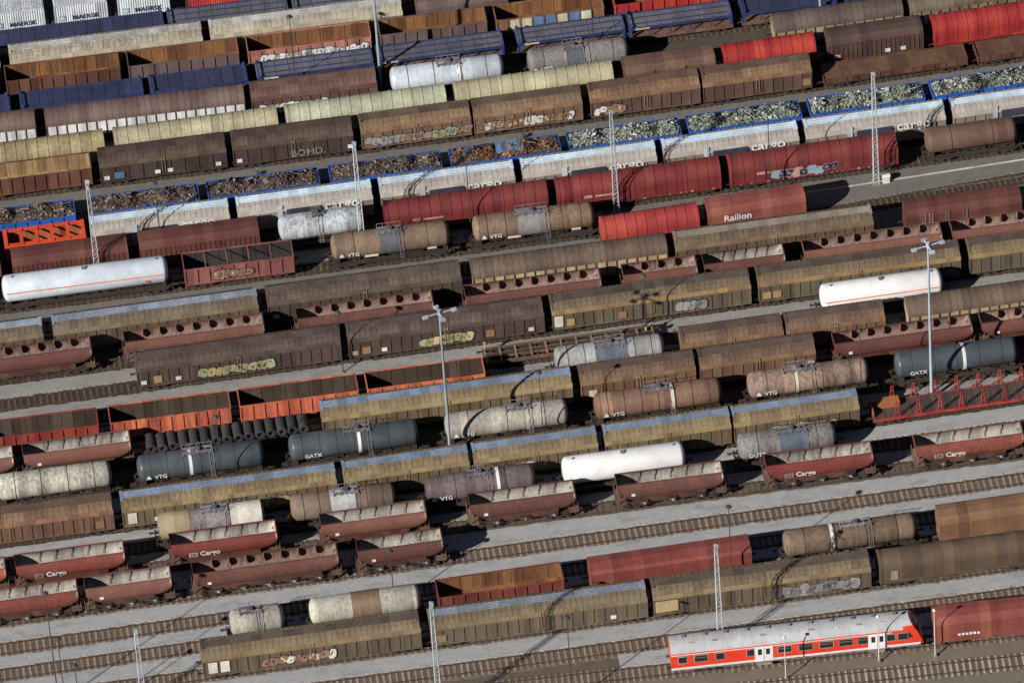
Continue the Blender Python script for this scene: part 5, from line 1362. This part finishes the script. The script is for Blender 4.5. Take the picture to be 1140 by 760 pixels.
def lamp(x, y, Hh, label, mat='lampgrey', r=.07):
    t = thing('lamp_post', (x, y, 0), 0, label, 'lamp post', 'lamp posts between the tracks')
    b = MB(); b.cyl((0, 0, 0), (0, 0, Hh), r, r*.6, n=8); part('pole', (b, M(mat)), t)
    b = MB(); q = .34 if mat != 'whitep' else .2; b.cyl((0, 0, Hh-.02), (0, 0, Hh+.12), q, q*.75, n=14); b.cyl((0, 0, Hh+.12), (0, 0, Hh+.22), q*.75, .05, n=14); part('lamp_head', (b, M(mat)), t)
    b = MB(); b.box(-.15, .15, -.15, .15, 0, .3); part('footing', (b, M('pale')), t)
    if 'yellowish foot' in label:
        b = MB(); b.cyl((0, 0, .5), (0, 0, 1.7), .16, .12, n=8); part('sleeve', (b, M('yellowish')), t)
    if 'white box' in label: cabinet(x-1.1, y+.1, 'small white equipment cabinet at the foot of the slim grey lamp post')
def cabinet(x, y, label):
    t = thing('equipment_cabinet', (x, y, 0), 0, label, 'cabinet', 'small white trackside cabinets')
    b = MB(); b.box(-.4, .4, -.3, .3, .1, 1.1); part('case', (b, M('whitep')), t)
    b = MB(); b.prism([(-.36, 1.1), (0, 1.22), (.36, 1.1)], -.46, .46); part('lid', (b, M('whitep')), t)
    b = MB(); b.box(-.35, .35, -.33, -.301, .2, 1.0); d = part('door', (b, M('whitep')), t)
    b = MB(); b.box(-.3, .3, -.2, .2, 0, .1); part('footing', (b, M('galv')), t)
for kind, x, y, Hh, label in POLES:
    if kind == 'lattice': lattice(x, y, Hh, label)
    elif kind == 'flood': flood(x, y, Hh, label)
    elif kind == 'whitep': lamp(x, y, Hh, label, 'whitep')
    else: lamp(x, y, Hh, label)
    if 'right end of the crimson' in label: cabinet(x+1.1, y, 'small white equipment cabinet at the foot of the rightmost lattice mast')
# concrete cable duct along the lane beside the crimson wagons
b = MB(); n = 20; vs = []
for i in range(n+1):
    x = 14+50*i/n; y = trY('R12b', x)*.40+trY('R11', x)*.60-.2
    vs += [(x, y-.09, .18), (x, y-.09, .26), (x, y+.09, .26), (x, y+.09, .18)]
b.add(vs, [(4*i+q, 4*i+4+q, 4*i+5+q, 4*i+1+q) for i in range(n) for q in range(3)])
o = bpy.data.objects.new('cable_duct', b.mesh('cable_duct', M('duct', (.55, .54, .50)))); link(o)
o['label'] = 'thin pale concrete cable duct along the grey lane under the crimson wagons'; o['category'] = 'cable duct'
print('objects', len(bpy.data.objects), 'meshes', len(bpy.data.meshes))
